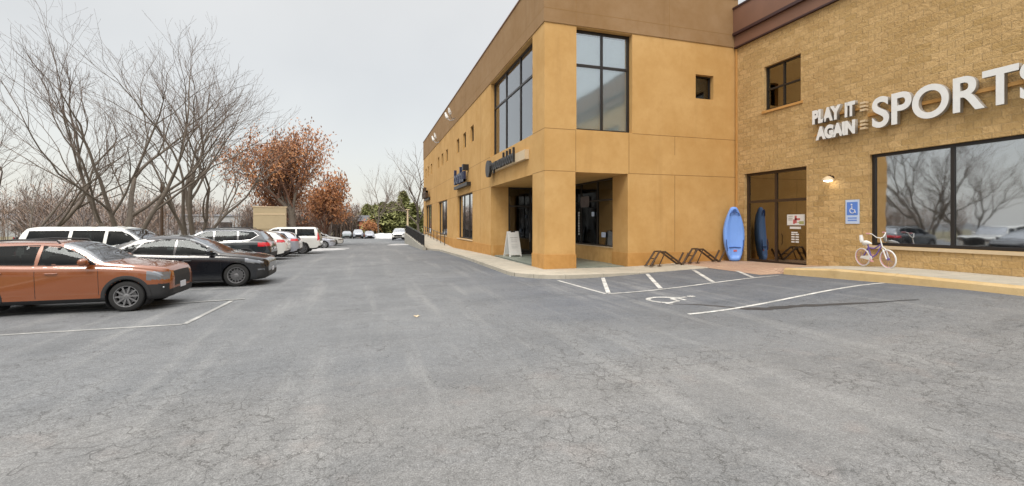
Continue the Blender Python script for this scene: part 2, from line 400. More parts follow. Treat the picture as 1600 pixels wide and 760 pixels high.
# ------------------------------------------------------------------ ground, pavements, markings
def sheet(name, xs, ys, fn, mat, kind='structure', skirt=0):
    mb = MB(); nx, ny = len(xs), len(ys)
    mb.v = [(x, y, fn(x, y)) for x in xs for y in ys]
    for i in range(nx-1):
        for j in range(ny-1):
            a = i*ny+j; mb.f.append((a, a+ny, a+ny+1, a+1)); mb.m.append(0)
    o = mb.build(name, mat, smooth=True); o['kind'] = kind
    return o
def span(a, b, n): return [a+(b-a)*i/n for i in range(n+1)]
xs = [-900, -400, -200, -120, -80] + span(-60, 4, 32) + span(4.5, 16, 46) + [18, 22, 30, 45, 80, 200, 400, 900]
ys = [-900, -300, -100, -40] + span(-20, 4, 12) + span(4.5, 20, 62) + span(21, 60, 39) + span(62, 120, 29) + [150, 200, 300, 500, 1500]
# ground sheet (asphalt lot) and the far turf on top of it
sheet('ground', xs, ys, gz, 'asphalt')
def turf(name, x0, x1, y0, y1, n=(6, 12), dz=.12):
    mb = MB(); X = span(x0, x1, n[0]); Yv = span(y0, y1, n[1])
    for i in range(n[0]):
        for j in range(n[1]):
            mb.face([(X[i], Yv[j], gz(X[i], Yv[j])+dz), (X[i+1], Yv[j], gz(X[i+1], Yv[j])+dz), (X[i+1], Yv[j+1], gz(X[i+1], Yv[j+1])+dz), (X[i], Yv[j+1], gz(X[i], Yv[j+1])+dz)])
    o = mb.build(name, 'turf'); o['kind'] = 'structure'
    kb = MB()
    for (a, b, c, d) in ((x0-.15, x0, y0-.15, y1+.15), (x1, x1+.15, y0-.15, y1+.15), (x0, x1, y0-.15, y0), (x0, x1, y1, y1+.15)):
        m_ = max(1, int((d-c)/4)); q = span(c, d, m_)
        for i in range(m_):
            z0, z1 = gz(a, q[i]), gz(a, q[i+1]); n_ = len(kb.v)
            kb.v += [(x, y, z) for x in (a, b) for (y, z) in ((q[i], z0-.1), (q[i], z0+.14), (q[i+1], z1-.1), (q[i+1], z1+.14))]
            for f in ((0, 1, 3, 2), (4, 6, 7, 5), (0, 4, 5, 1), (2, 3, 7, 6), (0, 2, 6, 4), (1, 5, 7, 3)):
                kb.f.append(tuple(n_+i_ for i_ in f)); kb.m.append(0)
    k = kb.build('kerb', 'walk'); k['kind'] = 'structure'
turf('grass_verge', -13.2, -9.7, 22.4, 120, (3, 40))
turf('grass_verge', -13.2, -9.7, 2, 18.0, (3, 8))
turf('far_verge', -160, -34, 40, 400, (8, 20), .05)
turf('far_field', -60, 60, 112, 420, (8, 20), .05)

# pavement in front of the shops: one walk polygon strip following the kerb line
mb = MB()
KY = [(5.15, y) for y in (56.5, 53, 50, 47, 44, 41, 38, 35, 32, 29, 26, 23.5, 21.5, 19.8, 18.3)]
for a in range(0, 91, 10):   # rounded corner
    KY.append((7.15-2.0*math.cos(R(a)), 17.15-2.0*math.sin(R(a))))
KY += [(x, 15.15) for x in (8, 9, 10, 11, 12, 12.9)]
def walkin(x, y):            # matching inner point
    if y > 17.3 and x < 6.7: return (6.72, y)
    if x <= 8.2: return (6.95, 17.5)
    return (x, 17.25)
out = []
for x, y in KY:
    if y > 36.5: x = 5.15 - .75*ss((y-36.5)/2)
    out.append((x, y))
for i in range(len(out)-1):
    (x0, y0), (x1, y1) = out[i], out[i+1]
    a0, a1 = walkin(x0, y0), walkin(x1, y1)
    def P(x, y, dz=0): return (x, y, sw(x, y)+dz)
    # kerb stone (0.16 wide) then slab
    def lerp(p, q, d):
        v = Vector((q[0]-p[0], q[1]-p[1])); v.normalize(); return (p[0]+v.x*d, p[1]+v.y*d)
    k0, k1 = lerp((x0, y0), a0, .16), lerp((x1, y1), a1, .16)
    mb.face([P(*k0), P(*k1), P(*a1), P(*a0)])
    mb.face([P(x0, y0, -.01), P(x1, y1, -.01), P(*k1), P(*k0)], 1)
    mb.face([(x0, y0, gz(x0, y0)-.1), (x1, y1, gz(x1, y1)-.1), P(x1, y1, -.01), P(x0, y0, -.01)], 1)
o = mb.build('pavement', ['walk', 'walk']); o['kind'] = 'structure'
# porch floor
mb = MB(); mb.box(6.95, 10.62, 17.5, 25.75, -.1, .158); o = mb.build('porch_floor', 'porch'); o['kind'] = 'structure'
# paver ramp and the raised walk along the block wall
mb = MB()
X = span(12.9, 16.2, 24); Y = span(12.6, 17.25, 24)
def rz(x, y):                # flush at the outer corner, climbing to the walk
    d = max(0, min(1, (x-12.9)/.9 if y < 15.15 else 1)); q = max(0, min(1, (y-12.6)/.01))
    f = (x-12.9)/1.3 if y < 15.15 else (x-12.9)/1.3 + (y-15.15)/.5
    return gz(x, y)+.006 + (sw(x, y)-gz(x, y)-.006)*ss(min(f, (y-12.6)/.9 + max(0, (x-13.85)/.25)))
for i in range(24):
    for j in range(24):
        mb.face([(X[a], Y[b], rz(X[a], Y[b])) for a, b in ((i, j), (i+1, j), (i+1, j+1), (i, j+1))])
mb.face([(12.9, 15.15, gz(12.9, 15.15)-.05), (12.9, 17.25, .1), (12.9, 17.25, sw(12.9, 17.2)), (12.9, 15.15, sw(12.9, 15.2))])
o = mb.build('pavement_ramp', 'brickpave'); o['kind'] = 'structure'
mb = MB(); Y = span(-6, 12.6, 20)
for j in range(20):
    y0, y1 = Y[j], Y[j+1]
    mb.face([(14.1, y0, sw(14.1, y0)), (16.2, y0, sw(16, y0)), (16.2, y1, sw(16, y1)), (14.1, y1, sw(14.1, y1))])
mb.face([(14.1, 12.6, 0), (16.2, 12.6, 0), (16.2, 12.6, sw(16, 12.6)), (14.1, 12.6, sw(14.1, 12.6))])
o = mb.build('pavement', 'walk'); o['kind'] = 'structure'
mb = MB(); Y = [-6, 0, 4, 6.5, 9.0, 9.1, 10.8, 10.9, 12.55]
for j in range(len(Y)-1):
    y0, y1 = Y[j], Y[j+1]; g0 = .006 if j % 2 else 0
    pr = lambda y: [(13.82, gz(13.8, y)-.1), (13.86, sw(14.1, y)-.045), (13.94, sw(14.1, y)+.004), (14.1, sw(14.1, y)+.008)]
    a, b = pr(y0), pr(y1)
    for i in range(3): mb.face([(a[i][0], y0, a[i][1]-g0), (a[i+1][0], y0, a[i+1][1]-g0), (b[i+1][0], y1, b[i+1][1]-g0), (b[i][0], y1, b[i][1]-g0)])
pr_ = [(13.82, 12.55, .0), (13.86, 12.55, sw(14.1, 12.5)-.045), (13.94, 12.55, sw(14.1, 12.5)+.004), (14.1, 12.55, sw(14.1, 12.5)+.008), (14.1, 12.55, 0)]
mb.face(pr_)
o = mb.build('kerb', 'yellow'); o['kind'] = 'structure'

def stripe(pts, width=.1, dz=.006):
    mb = MB()
    for (x0, y0), (x1, y1) in zip(pts, pts[1:]):
        v = Vector((x1-x0, y1-y0)); n = max(1, int(v.length/.5)); u = v.normalized(); nx, ny = -u.y*width/2, u.x*width/2
        for i in range(n):
            a = (x0+v.x*i/n, y0+v.y*i/n); b = (x0+v.x*(i+1)/n, y0+v.y*(i+1)/n)
            mb.face([(px, py, gz(px, py)+dz) for px, py in ((a[0]+nx, a[1]+ny), (a[0]-nx, a[1]-ny), (b[0]-nx, b[1]-ny), (b[0]+nx, b[1]+ny))])
    return mb
def mark(pts, width=.1, dz=.006, mat='line'):
    o = stripe(pts, width, dz).build('road_marking', mat); o['kind'] = 'structure'
mark([(6.3, 14.85), (6.4, 11.65)]); mark([(6.45, 11.6), (13.2, 12.15)], .1, .011)
for x in (6.55, 8.4, 10.45, 12.15): mark([(x, 11.75+.08*(x-6.4)), (x+1.55, 14.95)], .13, .009)
mark([(6.7, 8.5), (10.2, 8.85), (13.75, 9.2)], .1)
mark([(-3.5, 10.62), (-9.4, 10.5)], .1, .006, 'line_old'); mark([(-3.47, 10.62), (-3.35, 13.45)], .1, .010, 'line_old'); mark([(-3.1, 13.65), (-9.4, 12.6)], .1, .014, 'line_old')
for y in (16.05, 18.75, 21.5, 27.0, 30.3, 33.7, 37.2, 40.5): mark([(-3.5, y), (-9.4, y)], .1, mat='line_old')
# accessible-parking symbol
def arc(cx, cy, r, a0, a1, n=14): return [(cx+r*math.cos(R(a0+(a1-a0)*i/n)), cy+r*math.sin(R(a0+(a1-a0)*i/n))) for i in range(n+1)]
sy = MB()
def addsym(pts, wd):
    q = stripe([(7.35+b*1.0, 10.25-a*1.0) for a, b in pts], wd, .008); n = len(sy.v); sy.v += q.v; sy.f += [tuple(i+n for i in f) for f in q.f]; sy.m += q.m
addsym(arc(0, 0, .42, 100, 350), .13)
addsym([(-.12, .75), (-.08, .25), (.28, .22), (.45, -.28), (.62, -.22)], .1); addsym([(-.1, .45), (.25, .45)], .08); addsym(arc(-.13, .92, .06, 0, 360, 8), .12)
o = sy.build('road_marking', 'line'); o['kind'] = 'structure'
# tar-sealed joint
random.seed(4)
tp = [(7.1, 9.75), (7.7, 9.35), (8.05, 8.9), (8.2, 8.5), (8.6, 8.25), (9.3, 8.1), (10.0, 7.75), (10.8, 7.35), (11.8, 7.0)]
mb = MB(); pl = []
for i in range(len(tp)-1):
    for k in range(6):
        f = k/6; x = tp[i][0]*(1-f)+tp[i+1][0]*f; y = tp[i][1]*(1-f)+tp[i+1][1]*f
        wd = (.03+.15*math.sin(math.pi*min(1, (i+f)/8))**1.5)*random.uniform(.6, 1.3); pl.append((x, y, wd))
for a, b in zip(pl, pl[1:]):
    mb.face([(x, y, gz(x, y)+.0045) for x, y in ((a[0], a[1]+a[2]), (a[0], a[1]-a[2]*.7), (b[0], b[1]-b[2]*.7), (b[0], b[1]+b[2]))])
o = mb.build('tar_joint', 'tar'); o['kind'] = 'structure'
# snow heaps
def mound(x, y, rx, ry, h, seed):
    thin = h < .3
    random.seed(seed); mb = MB(); n = 22; ph = [random.uniform(0, 6) for _ in range(6)]
    def z(u, v):
        r = math.hypot(u, v); a = math.atan2(v, u); e = 1+.15*math.sin(3*a+ph[0])+.08*math.sin(7*a+ph[1])
        q = max(0, 1-(r/e)**2); return q**.8*h*(1+.2*math.sin(5*u+ph[2])*math.cos(4*v+ph[3]))
    V = [[(x+rx*(i/n*2.4-1.2), y+ry*(j/n*2.4-1.2), gz(x, y)-.03+z(i/n*2.4-1.2, j/n*2.4-1.2)) for j in range(n+1)] for i in range(n+1)]
    for i in range(n):
        for j in range(n): mb.face([V[i][j], V[i+1][j], V[i+1][j+1], V[i][j+1]])
    bm_ = mb.build('snow_heap', 'slush' if thin else 'snow', smooth=True)
    return bm_
# ------------------------------------------------------------------ buildings
def wall(name, mapfn, u0, u1, z0, z1, holes, thick, mat, parent, depth=None):
    """slab with rectangular openings; mapfn(u,z,d) with d into the building"""
    us = sorted({u0, u1, *[h[0] for h in holes], *[h[1] for h in holes]}); zs = sorted({z0, z1, *[h[2] for h in holes], *[h[3] for h in holes]})
    us = [u for u in us if u0 <= u <= u1]; zs = [z for z in zs if z0 <= z <= z1]
    solid = lambda u, z: not any(h[0] < u < h[1] and h[2] < z < h[3] for h in holes) and u0 < u < u1 and z0 < z < z1
    mb = MB()
    for i in range(len(us)-1):
        for j in range(len(zs)-1):
            a, b, c, d = us[i], us[i+1], zs[j], zs[j+1]; cu, cz = (a+b)/2, (c+d)/2
            if not solid(cu, cz): continue
            for q in (0, thick): mb.face([mapfn(a, c, q), mapfn(b, c, q), mapfn(b, d, q), mapfn(a, d, q)])
            e = 1e-4
            if not solid(a-e, cz): mb.face([mapfn(a, c, 0), mapfn(a, c, thick), mapfn(a, d, thick), mapfn(a, d, 0)])
            if not solid(b+e, cz): mb.face([mapfn(b, c, 0), mapfn(b, c, thick), mapfn(b, d, thick), mapfn(b, d, 0)])
            if not solid(cu, c-e): mb.face([mapfn(a, c, 0), mapfn(a, c, thick), mapfn(b, c, thick), mapfn(b, c, 0)])
            if not solid(cu, d+e): mb.face([mapfn(a, d, 0), mapfn(a, d, thick), mapfn(b, d, thick), mapfn(b, d, 0)])
    me = bpy.data.meshes.new(name); me.from_pydata(mb.v, [], mb.f); bm = bmesh.new(); bm.from_mesh(me)
    bmesh.ops.remove_doubles(bm, verts=bm.verts, dist=1e-4); bmesh.ops.recalc_face_normals(bm, faces=bm.faces[:]); bm.to_mesh(me); bm.free()
    return link(name, me, mat, parent)
def mbox(mb, fn, u0, u1, z0, z1, d0, d1, mi=0):
    return mb.prism([(u0, z0), (u1, z0), (u1, z1), (u0, z1)], fn, d0, d1, mi)
def window(fn, u0, u1, z0, z1, cols, rows, parent, glass, d=.16, fw=.07, mat='frame', back=None, backd=.5, name='window'):
    """frame mesh (the part) with a pane and whatever hangs behind it as sub-parts. cols/rows: lists of mullion positions"""
    f = MB()
    e = .004
    mbox(f, fn, u0+e, u0+fw, z0+e, z1-e, d, d+.09); mbox(f, fn, u1-fw, u1-e, z0+e, z1-e, d, d+.09)
    mbox(f, fn, u0+fw, u1-fw, z1-fw, z1-e, d+.002, d+.088); mbox(f, fn, u0+fw, u1-fw, z0+e, z0+fw, d+.002, d+.088)
    for c in cols: mbox(f, fn, c-fw*.45, c+fw*.45, z0+fw, z1-fw, d+.004, d+.086)
    for r in rows: mbox(f, fn, u0+fw, u1-fw, r-fw*.5, r+fw*.5, d+.007, d+.083)
    o = f.build(name, mat, parent)
    p = MB(); mbox(p, fn, u0+fw*.6, u1-fw*.6, z0+fw*.6, z1-fw*.6, d+.05, d+.058); p.build('pane', glass, o)
    if back: q = MB(); mbox(q, fn, u0-.2, u1+.2, z0-.2, z1+.2, backd, backd+.03); q.build('blind' if back == 'blind' else 'shop_interior', back, o)
    return o
XW, YW, XB = 6.75, 17.27, 16.2
fL = lambda u, z, d: (XW+d, u, z)          # long street front, u = Y
fF = lambda u, z, d: (u, YW+d, z)          # front with the corner entrance, u = X
fB = lambda u, z, d: (XB+d, u, z)          # block wall, u = Y
B = tag(empty('commercial_building', (0, 0, 0)), 'two storey ochre stucco building with brown top band and open corner entrance', 'building')
TOP, BAND = 12.33, 10.1
small = [(c-.52, c+.52, 7.55, 8.65) for c in (30.85, 33.45, 36.05, 41.45, 44.05, 46.65, 52.05, 54.65, 57.25)]
shops = [(30.7, 36.2, .85, 4.15), (41.3, 46.8, .85, 4.15), (51.9, 57.4, .85, 4.15)]
hl = [(18.7, 25.75, -2, 4.1), (18.7, 25.85, 5.82, 10.05)] + shops + small
wall('wall', fL, YW, 59.8, -1.5, BAND, hl, .35, 'stucco', B)
hf = [(8.1, 10.55, -2, 4.1), (8.15, 10.76, 5.85, 10.06), (14.0, 14.97, 7.6, 8.68)]
wall('wall', fF, XW+.35, 16.3, -1.5, BAND, hf, .35, 'stucco', B)
# parapet band, proud of the walls
mb = MB(); mb.box(XW-.035, XW+.33, YW-.035, 59.85, BAND, TOP); mb.box(XW+.33, 16.32, YW-.035, YW+.33, BAND, TOP-.003)
mb.build('parapet', 'brown', B)
mb = MB(); mb.box(XW-.075, XW+.38, YW-.075, 59.9, TOP, TOP+.06); mb.box(XW+.38, 16.33, YW-.075, YW+.38, TOP, TOP+.057); mb.build('coping', 'cornice', B)
mb = MB(); mb.box(XW+.36, 16.1, YW+.36, 59.5, 9.9, 10.0); mb.build('roof', 'darkroof', B)
mb = MB(); mb.box(XW+.3, 20, 59.5, 59.75, -1.5, 12.2); mb.build('wall', 'stucco', B)
# pier and porch
mb = MB(); mb.box(XW+.012, 8.09, YW+.012, 18.69, -.3, 4.2); mb.build('corner_pier', 'stucco', B)
mb = MB(); mb.box(XW+.34, 13, YW+.34, 26.4, 4.105, 4.4); mb.build('porch_ceiling', 'stucco', B)
mb = MB(); mb.box(10.56, 10.9, YW+.34, 18.57, -.3, 4.2); mb.box(10.62, 10.9, 18.57, 26.0, -.3, .86)
mb.box(XW+.34, 7.8, 25.76, 26.05, -.3, 4.2); mb.build('porch_wall', 'stucco', B)
mb = MB(); mb.box(10.58, 10.95, 18.575, 25.9, .862, .90); mb.build('sill', 'cream', B)
fP = lambda u, z, d: (10.62+d, u, z); fD = lambda u, z, d: (u, 25.76+d, z)
window(fP, 18.57, 25.75, .90, 4.1, [20.3, 22.1, 23.9], [3.1], B, 'glass_dark', .06, .07, back='interior2', backd=1.6)
o = window(fD, 7.8, 10.6, .17, 4.1, [9.2], [3.0], B, 'glass_dark', .06, .09, 'frame', back='interior', backd=1.8, name='door')
mb = MB()
for u in (9.1, 9.3): mb.tube([(u, 25.74, .9), (u, 25.68, .95), (u, 25.68, 1.35), (u, 25.74, 1.4)], .014, 6)
mb.build('handle', 'steel', o)
# orange foot band
mb = MB(); e = .03
for a, b in ((25.75, 37.4), (37.4, 59.6)):
    n = int(b-a); q = span(a, b, n)
    for i in range(n):
        zt = .70 - .0*(q[i]-26) if q[i] < 38 else .70
        z0 = gz(5, q[i])-.2; mb.box(XW-e, XW-.001, q[i], q[i+1], z0, .72)
mb.build('foot_band', 'stucco_base', B); mb = MB()
mb.box(XW-e, 8.1+e, YW-e, YW-.001, -.2, .72); mb.box(XW-e, XW-.001, YW-.001, 18.7+e, -.2, .72); mb.box(8.1, 8.1+e, YW-.001, 18.7+e, -.2, .72); mb.box(XW, 8.1, 18.7, 18.7+e, -.2, .72)
mb.build('foot_band', 'stucco_base', B); mb = MB()
mb.box(10.55-e, 16.25, YW-e, YW-.001, -.2, .72); mb.box(10.55-e, 10.549, YW-.001, 18.57, -.2, .72); mb.build('foot_band', 'stucco_base', B); mb = MB(); mb.box(6.9, 7.8, 25.75-e, 25.749, -.2, .72)
mb.build('foot_band', 'stucco_base', B)
# recessed joints in the render
mb = MB(); h = .011
for z in (5.83, 4.12):
    mb.box(XW-.0025, XW, YW-.0025, 18.69, z-h, z+h); mb.box(XW-.0025, XW, 25.9, 59.7, z-h, z+h)
    mb.box(XW-.0025, 8.1 if z < 5 else 8.14, YW-.0025, YW, z-h, z+h); mb.box(10.56 if z < 5 else 10.77, 16.2, YW-.0025, YW, z-h, z+h)
for x, a, b in ((8.12, 4.13, 5.82), (10.6, 4.13, 5.82), (12.9, 5.0, 5.82), (12.9, .74, 4.1), (8.12, 10.12, 12.3), (12.6, 10.12, 12.3)):
    yo = .035 if a > 9 else 0
    mb.box(x-h, x+h, YW-.0025-yo, YW-yo, a, b)
mb.box(XW-.036, 16.2, YW-.0375, YW-.035, 10.66-h, 10.66+h); mb.box(XW-.0375, XW-.035, YW-.03, 59.8, 10.66-h, 10.66+h)
for y in (28.4, 38.7, 49.3): mb.box(XW-.0025, XW, y-h, y+h, .74, 10.08)
mb.build('wall_joint', 'seam', B)
# upper windows
window(fL, 18.7, 25.85, 5.82, 10.05, [21.08, 23.46], [8.6], B, 'glass_up', .22, .1, back='blind', backd=.36)
window(fF, 8.15, 10.76, 5.85, 10.06, [9.45], [8.6], B, 'glass_up', .24, .1, back='blind', backd=.38)
window(fF, 14.0, 14.97, 7.6, 8.68, [], [], B, 'glass_dark', .2, .06, back='interior2')
for h_ in small: window(fL, h_[0], h_[1], h_[2], h_[3], [], [], B, 'glass_dark', .14, .05, back='interior')
for u0, u1, z0, z1 in shops:
    o = window(fL, u0, u1, z0, z1, [u0+1.83, u0+3.67], [], B, 'glass_shop', .16, .09, back='interior2', backd=1.5)
    mb = MB(); mbox(mb, fL, u0-.05, u1+.05, z0-.07, z0-.002, -.06, .2); mb.build('sill', 'cream', o)
# roof-level walls behind shops so nothing is see-through
mb = MB(); mb.box(9.0, 9.1, 26.3, 59.4, -1, 9.8); mb.box(13.0, 13.1, 18.6, 26.2, -1, 9.8); mb.box(7.6, 15.9, 18.9, 19.0, 5.2, 9.8); mb.build('inner_wall', 'interior', B)

K = tag(empty('block_wall_building'), 'tan split face block shop front with brown fascia beside the stucco building', 'building')
hb = [(13.65, 16.74, -2, 4.22), (13.9, 15.65, 6.8, 8.68), (4.6, 11.3, 1.25, 4.32), (-3.5, 3.2, 1.25, 4.32), (3.2+2.4, 3.2+4.2, 6.8, 8.68)]
wall('wall', fB, -6, YW-.002, -1, 10.06, hb, .3, 'block', K)
mb = MB(); mbox(mb, fB, -6, YW-.04, 10.06, 10.62, -.10, .3); mbox(mb, fB, -6, YW-.04, 10.70, 11.84, -.17, .3); mb.build('fascia', 'cornice', K)
mb = MB(); mbox(mb, fB, -6, YW-.042, 10.03, 10.09, -.125, .28); mbox(mb, fB, -6, YW-.042, 10.60, 10.72, -.22, .28); mbox(mb, fB, -6, YW-.042, 11.82, 11.9, -.21, .35); mb.build('fascia_trim_and_shade', 'cornice_dark', K)  # middle dark strip stands in for the shadow under the upper fascia
mb = MB(); mb.box(16.4, 30, -6, 17.2, 9.7, 9.8); mb.build('roof', 'darkroof', K)
mb = MB(); mb.box(16.2, 30, -6.2, -6.0, -1, 11.8); mb.build('wall', 'block', K)
mb = MB(); mb.box(18.4, 18.5, -6, 17, -1, 9.6); mb.build('inner_wall', 'interior', K)
window(fB, 13.9, 15.65, 6.8, 8.68, [14.78], [7.7], K, 'glass_door', .12, .07, 'frame', back='interior2', backd=1.0)
window(fB, 5.6, 7.4, 6.8, 8.68, [6.5], [7.7], K, 'glass_door', .12, .07, 'frame', back='interior2', backd=1.0)
mb = MB(); mbox(mb, fB, 13.8, 15.75, 6.70, 6.797, -.05, .15); mb.build('sill', 'stucco_base', K)
d = window(fB, 13.65, 16.74, .30, 4.22, [15.2], [2.95], K, 'glass_door', .14, .11, 'frame_brown', back='interior2', backd=2.0, name='door')
mb = MB(); mb.tube([(16.28, 15.07, 1.1), (16.22, 15.07, 1.15), (16.22, 15.07, 1.5), (16.28, 15.07, 1.55)], .014, 6); mb.build('handle', 'frame_brown', d)
window(fB, 4.6, 11.3, 1.25, 4.32, [6.8, 9.05], [], K, 'glass_shop', .12, .1, 'frame', back='interior2', backd=1.6)
window(fB, -3.5, 3.2, 1.25, 4.32, [-1.2, 1.0], [], K, 'glass_shop', .12, .1, 'frame', back='interior2', backd=1.6)
mb = MB(); mbox(mb, fB, 4.5, 11.4, 1.15, 1.247, -.05, .12); mb.build('sill', 'cream', K)
mb = MB(); mb.box(16.13, 16.195, 17.13, 17.2, .25, 10.0); mb.build('corner_bead', 'stucco_base', K)
# door stickers
dx = XB+.14+.045
fS = lambda u, z, q: (dx-q, u, z)
st = MB(); mbox(st, fS, 13.88, 14.68, 1.92, 2.35, 0, .004); o = st.build('window_poster', 'offwhite')
tag(o, 'small white poster with faded red and green print stuck on the door glass', 'poster')
q = MB()
for u, a, b, w_ in ((14.28, 2.0, 2.3, .05), (14.36, 1.97, 2.15, .04), (14.2, 2.12, 2.2, .12)): mbox(q, fS, u-w_, u+w_, a, b, .005, .007)
q.build('red_print', 'kayakr', o)
q = MB(); mbox(q, fS, 13.92, 14.12, 1.96, 2.08, .005, .007); mbox(q, fS, 13.95, 14.2, 2.02, 2.05, .0075, .009); q.build('green_print', 'needle2', o)
q = MB()
for z in (2.28, 2.2, 2.13): mbox(q, fS, 14.42, 14.62, z-.012, z+.012, .005, .007)
q.build('grey_print', 'steel', o)
st = MB(); mbox(st, fS, 14.05, 14.55, 1.77, 1.86, 0, .004)
mbox(st, fS, 14.2, 14.48, 1.60, 1.65, 0, .004)
for k in range(4):
    mbox(st, fS, 14.33, 14.48, 1.52-.1*k, 1.575-.1*k, 0, .004); mbox(st, fS, 14.14, 14.29, 1.52-.1*k, 1.575-.1*k, 0, .004)
tag(st.build('opening_hours_lettering', 'offwhite'), 'white rows of opening hours lettering below the poster on the door', 'lettering')
# white lettering on the porch glass
st = MB(); random.seed(2)
for k in range(9):
    z = 2.55-.14*k; a = random.uniform(.05, .085); st.box(10.665, 10.67, 22.3-a, 22.3+a, z-.045, z+.045)
tag(st.build('window_lettering', 'offwhite'), 'vertical row of white characters on the dark porch window', 'lettering')
for y, z, a, b, lab in ((19.62, 1.45, .2, .12, 'small white card low on the dark porch window'), (20.7, 2.45, .14, .11, 'pale round-cornered card at head height on the porch window'), (21.6, 3.1, .5, .28, 'dim grey poster high on the porch window')):
    st = MB(); st.prism([(y-a, z-b*.7), (y-a*.8, z-b), (y+a*.8, z-b), (y+a, z-b*.7), (y+a, z+b*.7), (y+a*.8, z+b), (y-a*.8, z+b), (y-a, z+b*.7)], lambda u, v, d: (10.66+d, u, v), 0, .012); tag(st.build('window_card', 'signpale' if z < 3 else 'interior2'), lab, 'poster')
st = MB(); st.tube([(11.0, 21.3, 2.1), (11.02, 21.36, 1.8), (11.0, 21.28, 1.3)], [.05, .10, .07], 7); tag(st.build('hanging_garment', 'kayakr'), 'narrow pink red garment hanging behind the dark porch window', 'garment')
# ------------------------------------------------------------------ signs
def text_mesh(txt, size, extr, off, name, mats, parent, M4, mirror=False):
    cu = bpy.data.curves.new(name, 'FONT'); cu.body = txt; cu.size = size; cu.extrude = extr; cu.offset = off; cu.bevel_depth = 0
    to = bpy.data.objects.new(name, cu); C.objects.link(to); bpy.context.view_layer.update()
    me = bpy.data.meshes.new_from_object(to.evaluated_get(bpy.context.evaluated_depsgraph_get())); bpy.data.objects.remove(to)
    me.materials.clear(); me.transform(M4)
    o = link(name, me, mats, parent); return o
# map text (x right, y up, z out) onto the block wall: seen from -X side, right = -Y
def MBW(y, z, sxx=1, out_=.16): return Matrix(((0, 0, -1, XB-out_), (-sxx, 0, 0, y), (0, 1, 0, z), (0, 0, 0, 1)))
S = tag(empty('wall_sign', (0, 0, 0)), 'white raised letters PLAY IT AGAIN SPORTS on the tan block wall', 'sign')
def row(txt, y0, y1, z, size, o_, nm):
    o = text_mesh(txt, size, .07, o_, nm, 'white', S, Matrix.Identity(4))
    xs_ = [v.co.x for v in o.data.vertices]; a, b = min(xs_), max(xs_); s_ = (y0-y1)/(b-a)
    o.data.transform(MBW(y0, z, s_) @ Matrix.Translation((-a, 0, 0))); o.data.materials.append(M['letter_side'])
    for q in o.data.polygons: q.material_index = 0 if abs(q.normal.x) > .9 else 1
    return o
row('PLAY', 13.22, 12.12, 5.75, .64, .04, 'letters'); row('IT', 11.98, 11.62, 5.75, .64, .04, 'letters')
row('AGAIN', 13.08, 11.62, 5.13, .60, .04, 'letters')
row('SPORTS', 11.06, 6.9, 5.17, 1.36, .03, 'letters')
for z0 in (5.81, 5.19):
    mb = MB()
    for z in (z0, z0+.12, z0+.24): mbox(mb, lambda u, z, d: (XB-d, u, z), 11.30, 11.48, z, z+.07, .05, .2)
    mb.build('speed_stripe', 'cream', S)

mb = MB(); mbox(mb, lambda u, z, d: (XB-d, u, z), 11.5, 13.35, 5.9, 5.96, .0, .085); mbox(mb, lambda u, z, d: (XB-d, u, z), 11.5, 13.25, 5.28, 5.34, .0, .085); mbox(mb, lambda u, z, d: (XB-d, u, z), 7.0, 11.3, 5.6, 5.7, .0, .085); mb.build('raceway', 'stucco_base', S)
# unreadable dark script signs along the street front
def glyphs(mb, y0, y1, z, h, kinds, d0, d1, th):
    n = len(kinds); wd = (y0-y1)/n
    fn = lambda u, v, d: (XW-d, u, v)
    for i, k in enumerate(kinds):
        c = y0-wd*(i+.5); r = wd*.44
        if k in 'obpd':
            seg = 14; zc = z+h*.5; rz_ = h*.5
            outer = [(c+r*math.cos(2*math.pi*t/seg), zc+rz_*math.sin(2*math.pi*t/seg)) for t in range(seg)]
            inner = [(c+(r-th)*math.cos(2*math.pi*t/seg), zc+(rz_-th)*math.sin(2*math.pi*t/seg)) for t in range(seg)]
            for t in range(seg):
                u = (t+1) % seg; mb.prism([outer[t], outer[u], inner[u], inner[t]], fn, d0, d1)
        if k in 'bl': mbox(mb, fn, c+r-th, c+r, z, z+h*1.6, d0+.002, d1-.002)
        if k in 'd': mbox(mb, fn, c-r, c-r+th, z, z+h*1.6, d0+.002, d1-.002)
        if k == 'p': mbox(mb, fn, c+r-th, c+r, z-h*.45, z+h*.8, d0+.002, d1-.002)
        if k in 'un':
            mbox(mb, fn, c+r-th, c+r, z, z+h, d0, d1); mbox(mb, fn, c-r, c-r+th, z, z+h, d0, d1)
            zz = z if k == 'u' else z+h-th; mbox(mb, fn, c-r, c+r, zz, zz+th, d0+.002, d1-.002)
S1 = tag(empty('shop_sign'), 'long row of black letters with a round emblem over the corner entrance', 'sign')
zb = 4.83
mb = MB(); glyphs(mb, 24.6, 20.55, zb+.06, .42, 'opuounbdobd', .20, .30, .10); mb.build('letters', 'black', S1)
mb = MB(); mb.lathe([(0, -.08), (.48, -.08), (.48, .08), (0, .08)], (XW-.29, 25.15, zb+.22), 'X', 28); mb.build('emblem', 'black', S1)
mb = MB(); mb.box(XW-.2, XW-.004, 19.15, 25.4, zb+.0, zb+.42); mb.build('raceway', 'cream', S1)
S2 = tag(empty('shop_sign'), 'navy and blue grey letters over the nearest street window', 'sign')
mb = MB(); glyphs(mb, 35.7, 31.9, 4.95, .72, 'bonbu', .2, .4, .17); mb.build('letters', 'navy', S2)
mb = MB(); mb.box(XW-.30, XW-.01, 31.2, 36.2, 4.62, 4.86); mb.box(XW-.42, XW-.01, 31.9, 32.3, 5.75, 6.15); mb.build('raceway', 'black', S2)
S3 = tag(empty('shop_sign'), 'small dark sign over the farthest street window', 'sign')
mb = MB(); glyphs(mb, 57.3, 53.4, 4.95, .8, 'dobn', .2, .5, .2); mb.build('letters', 'rust', S3)
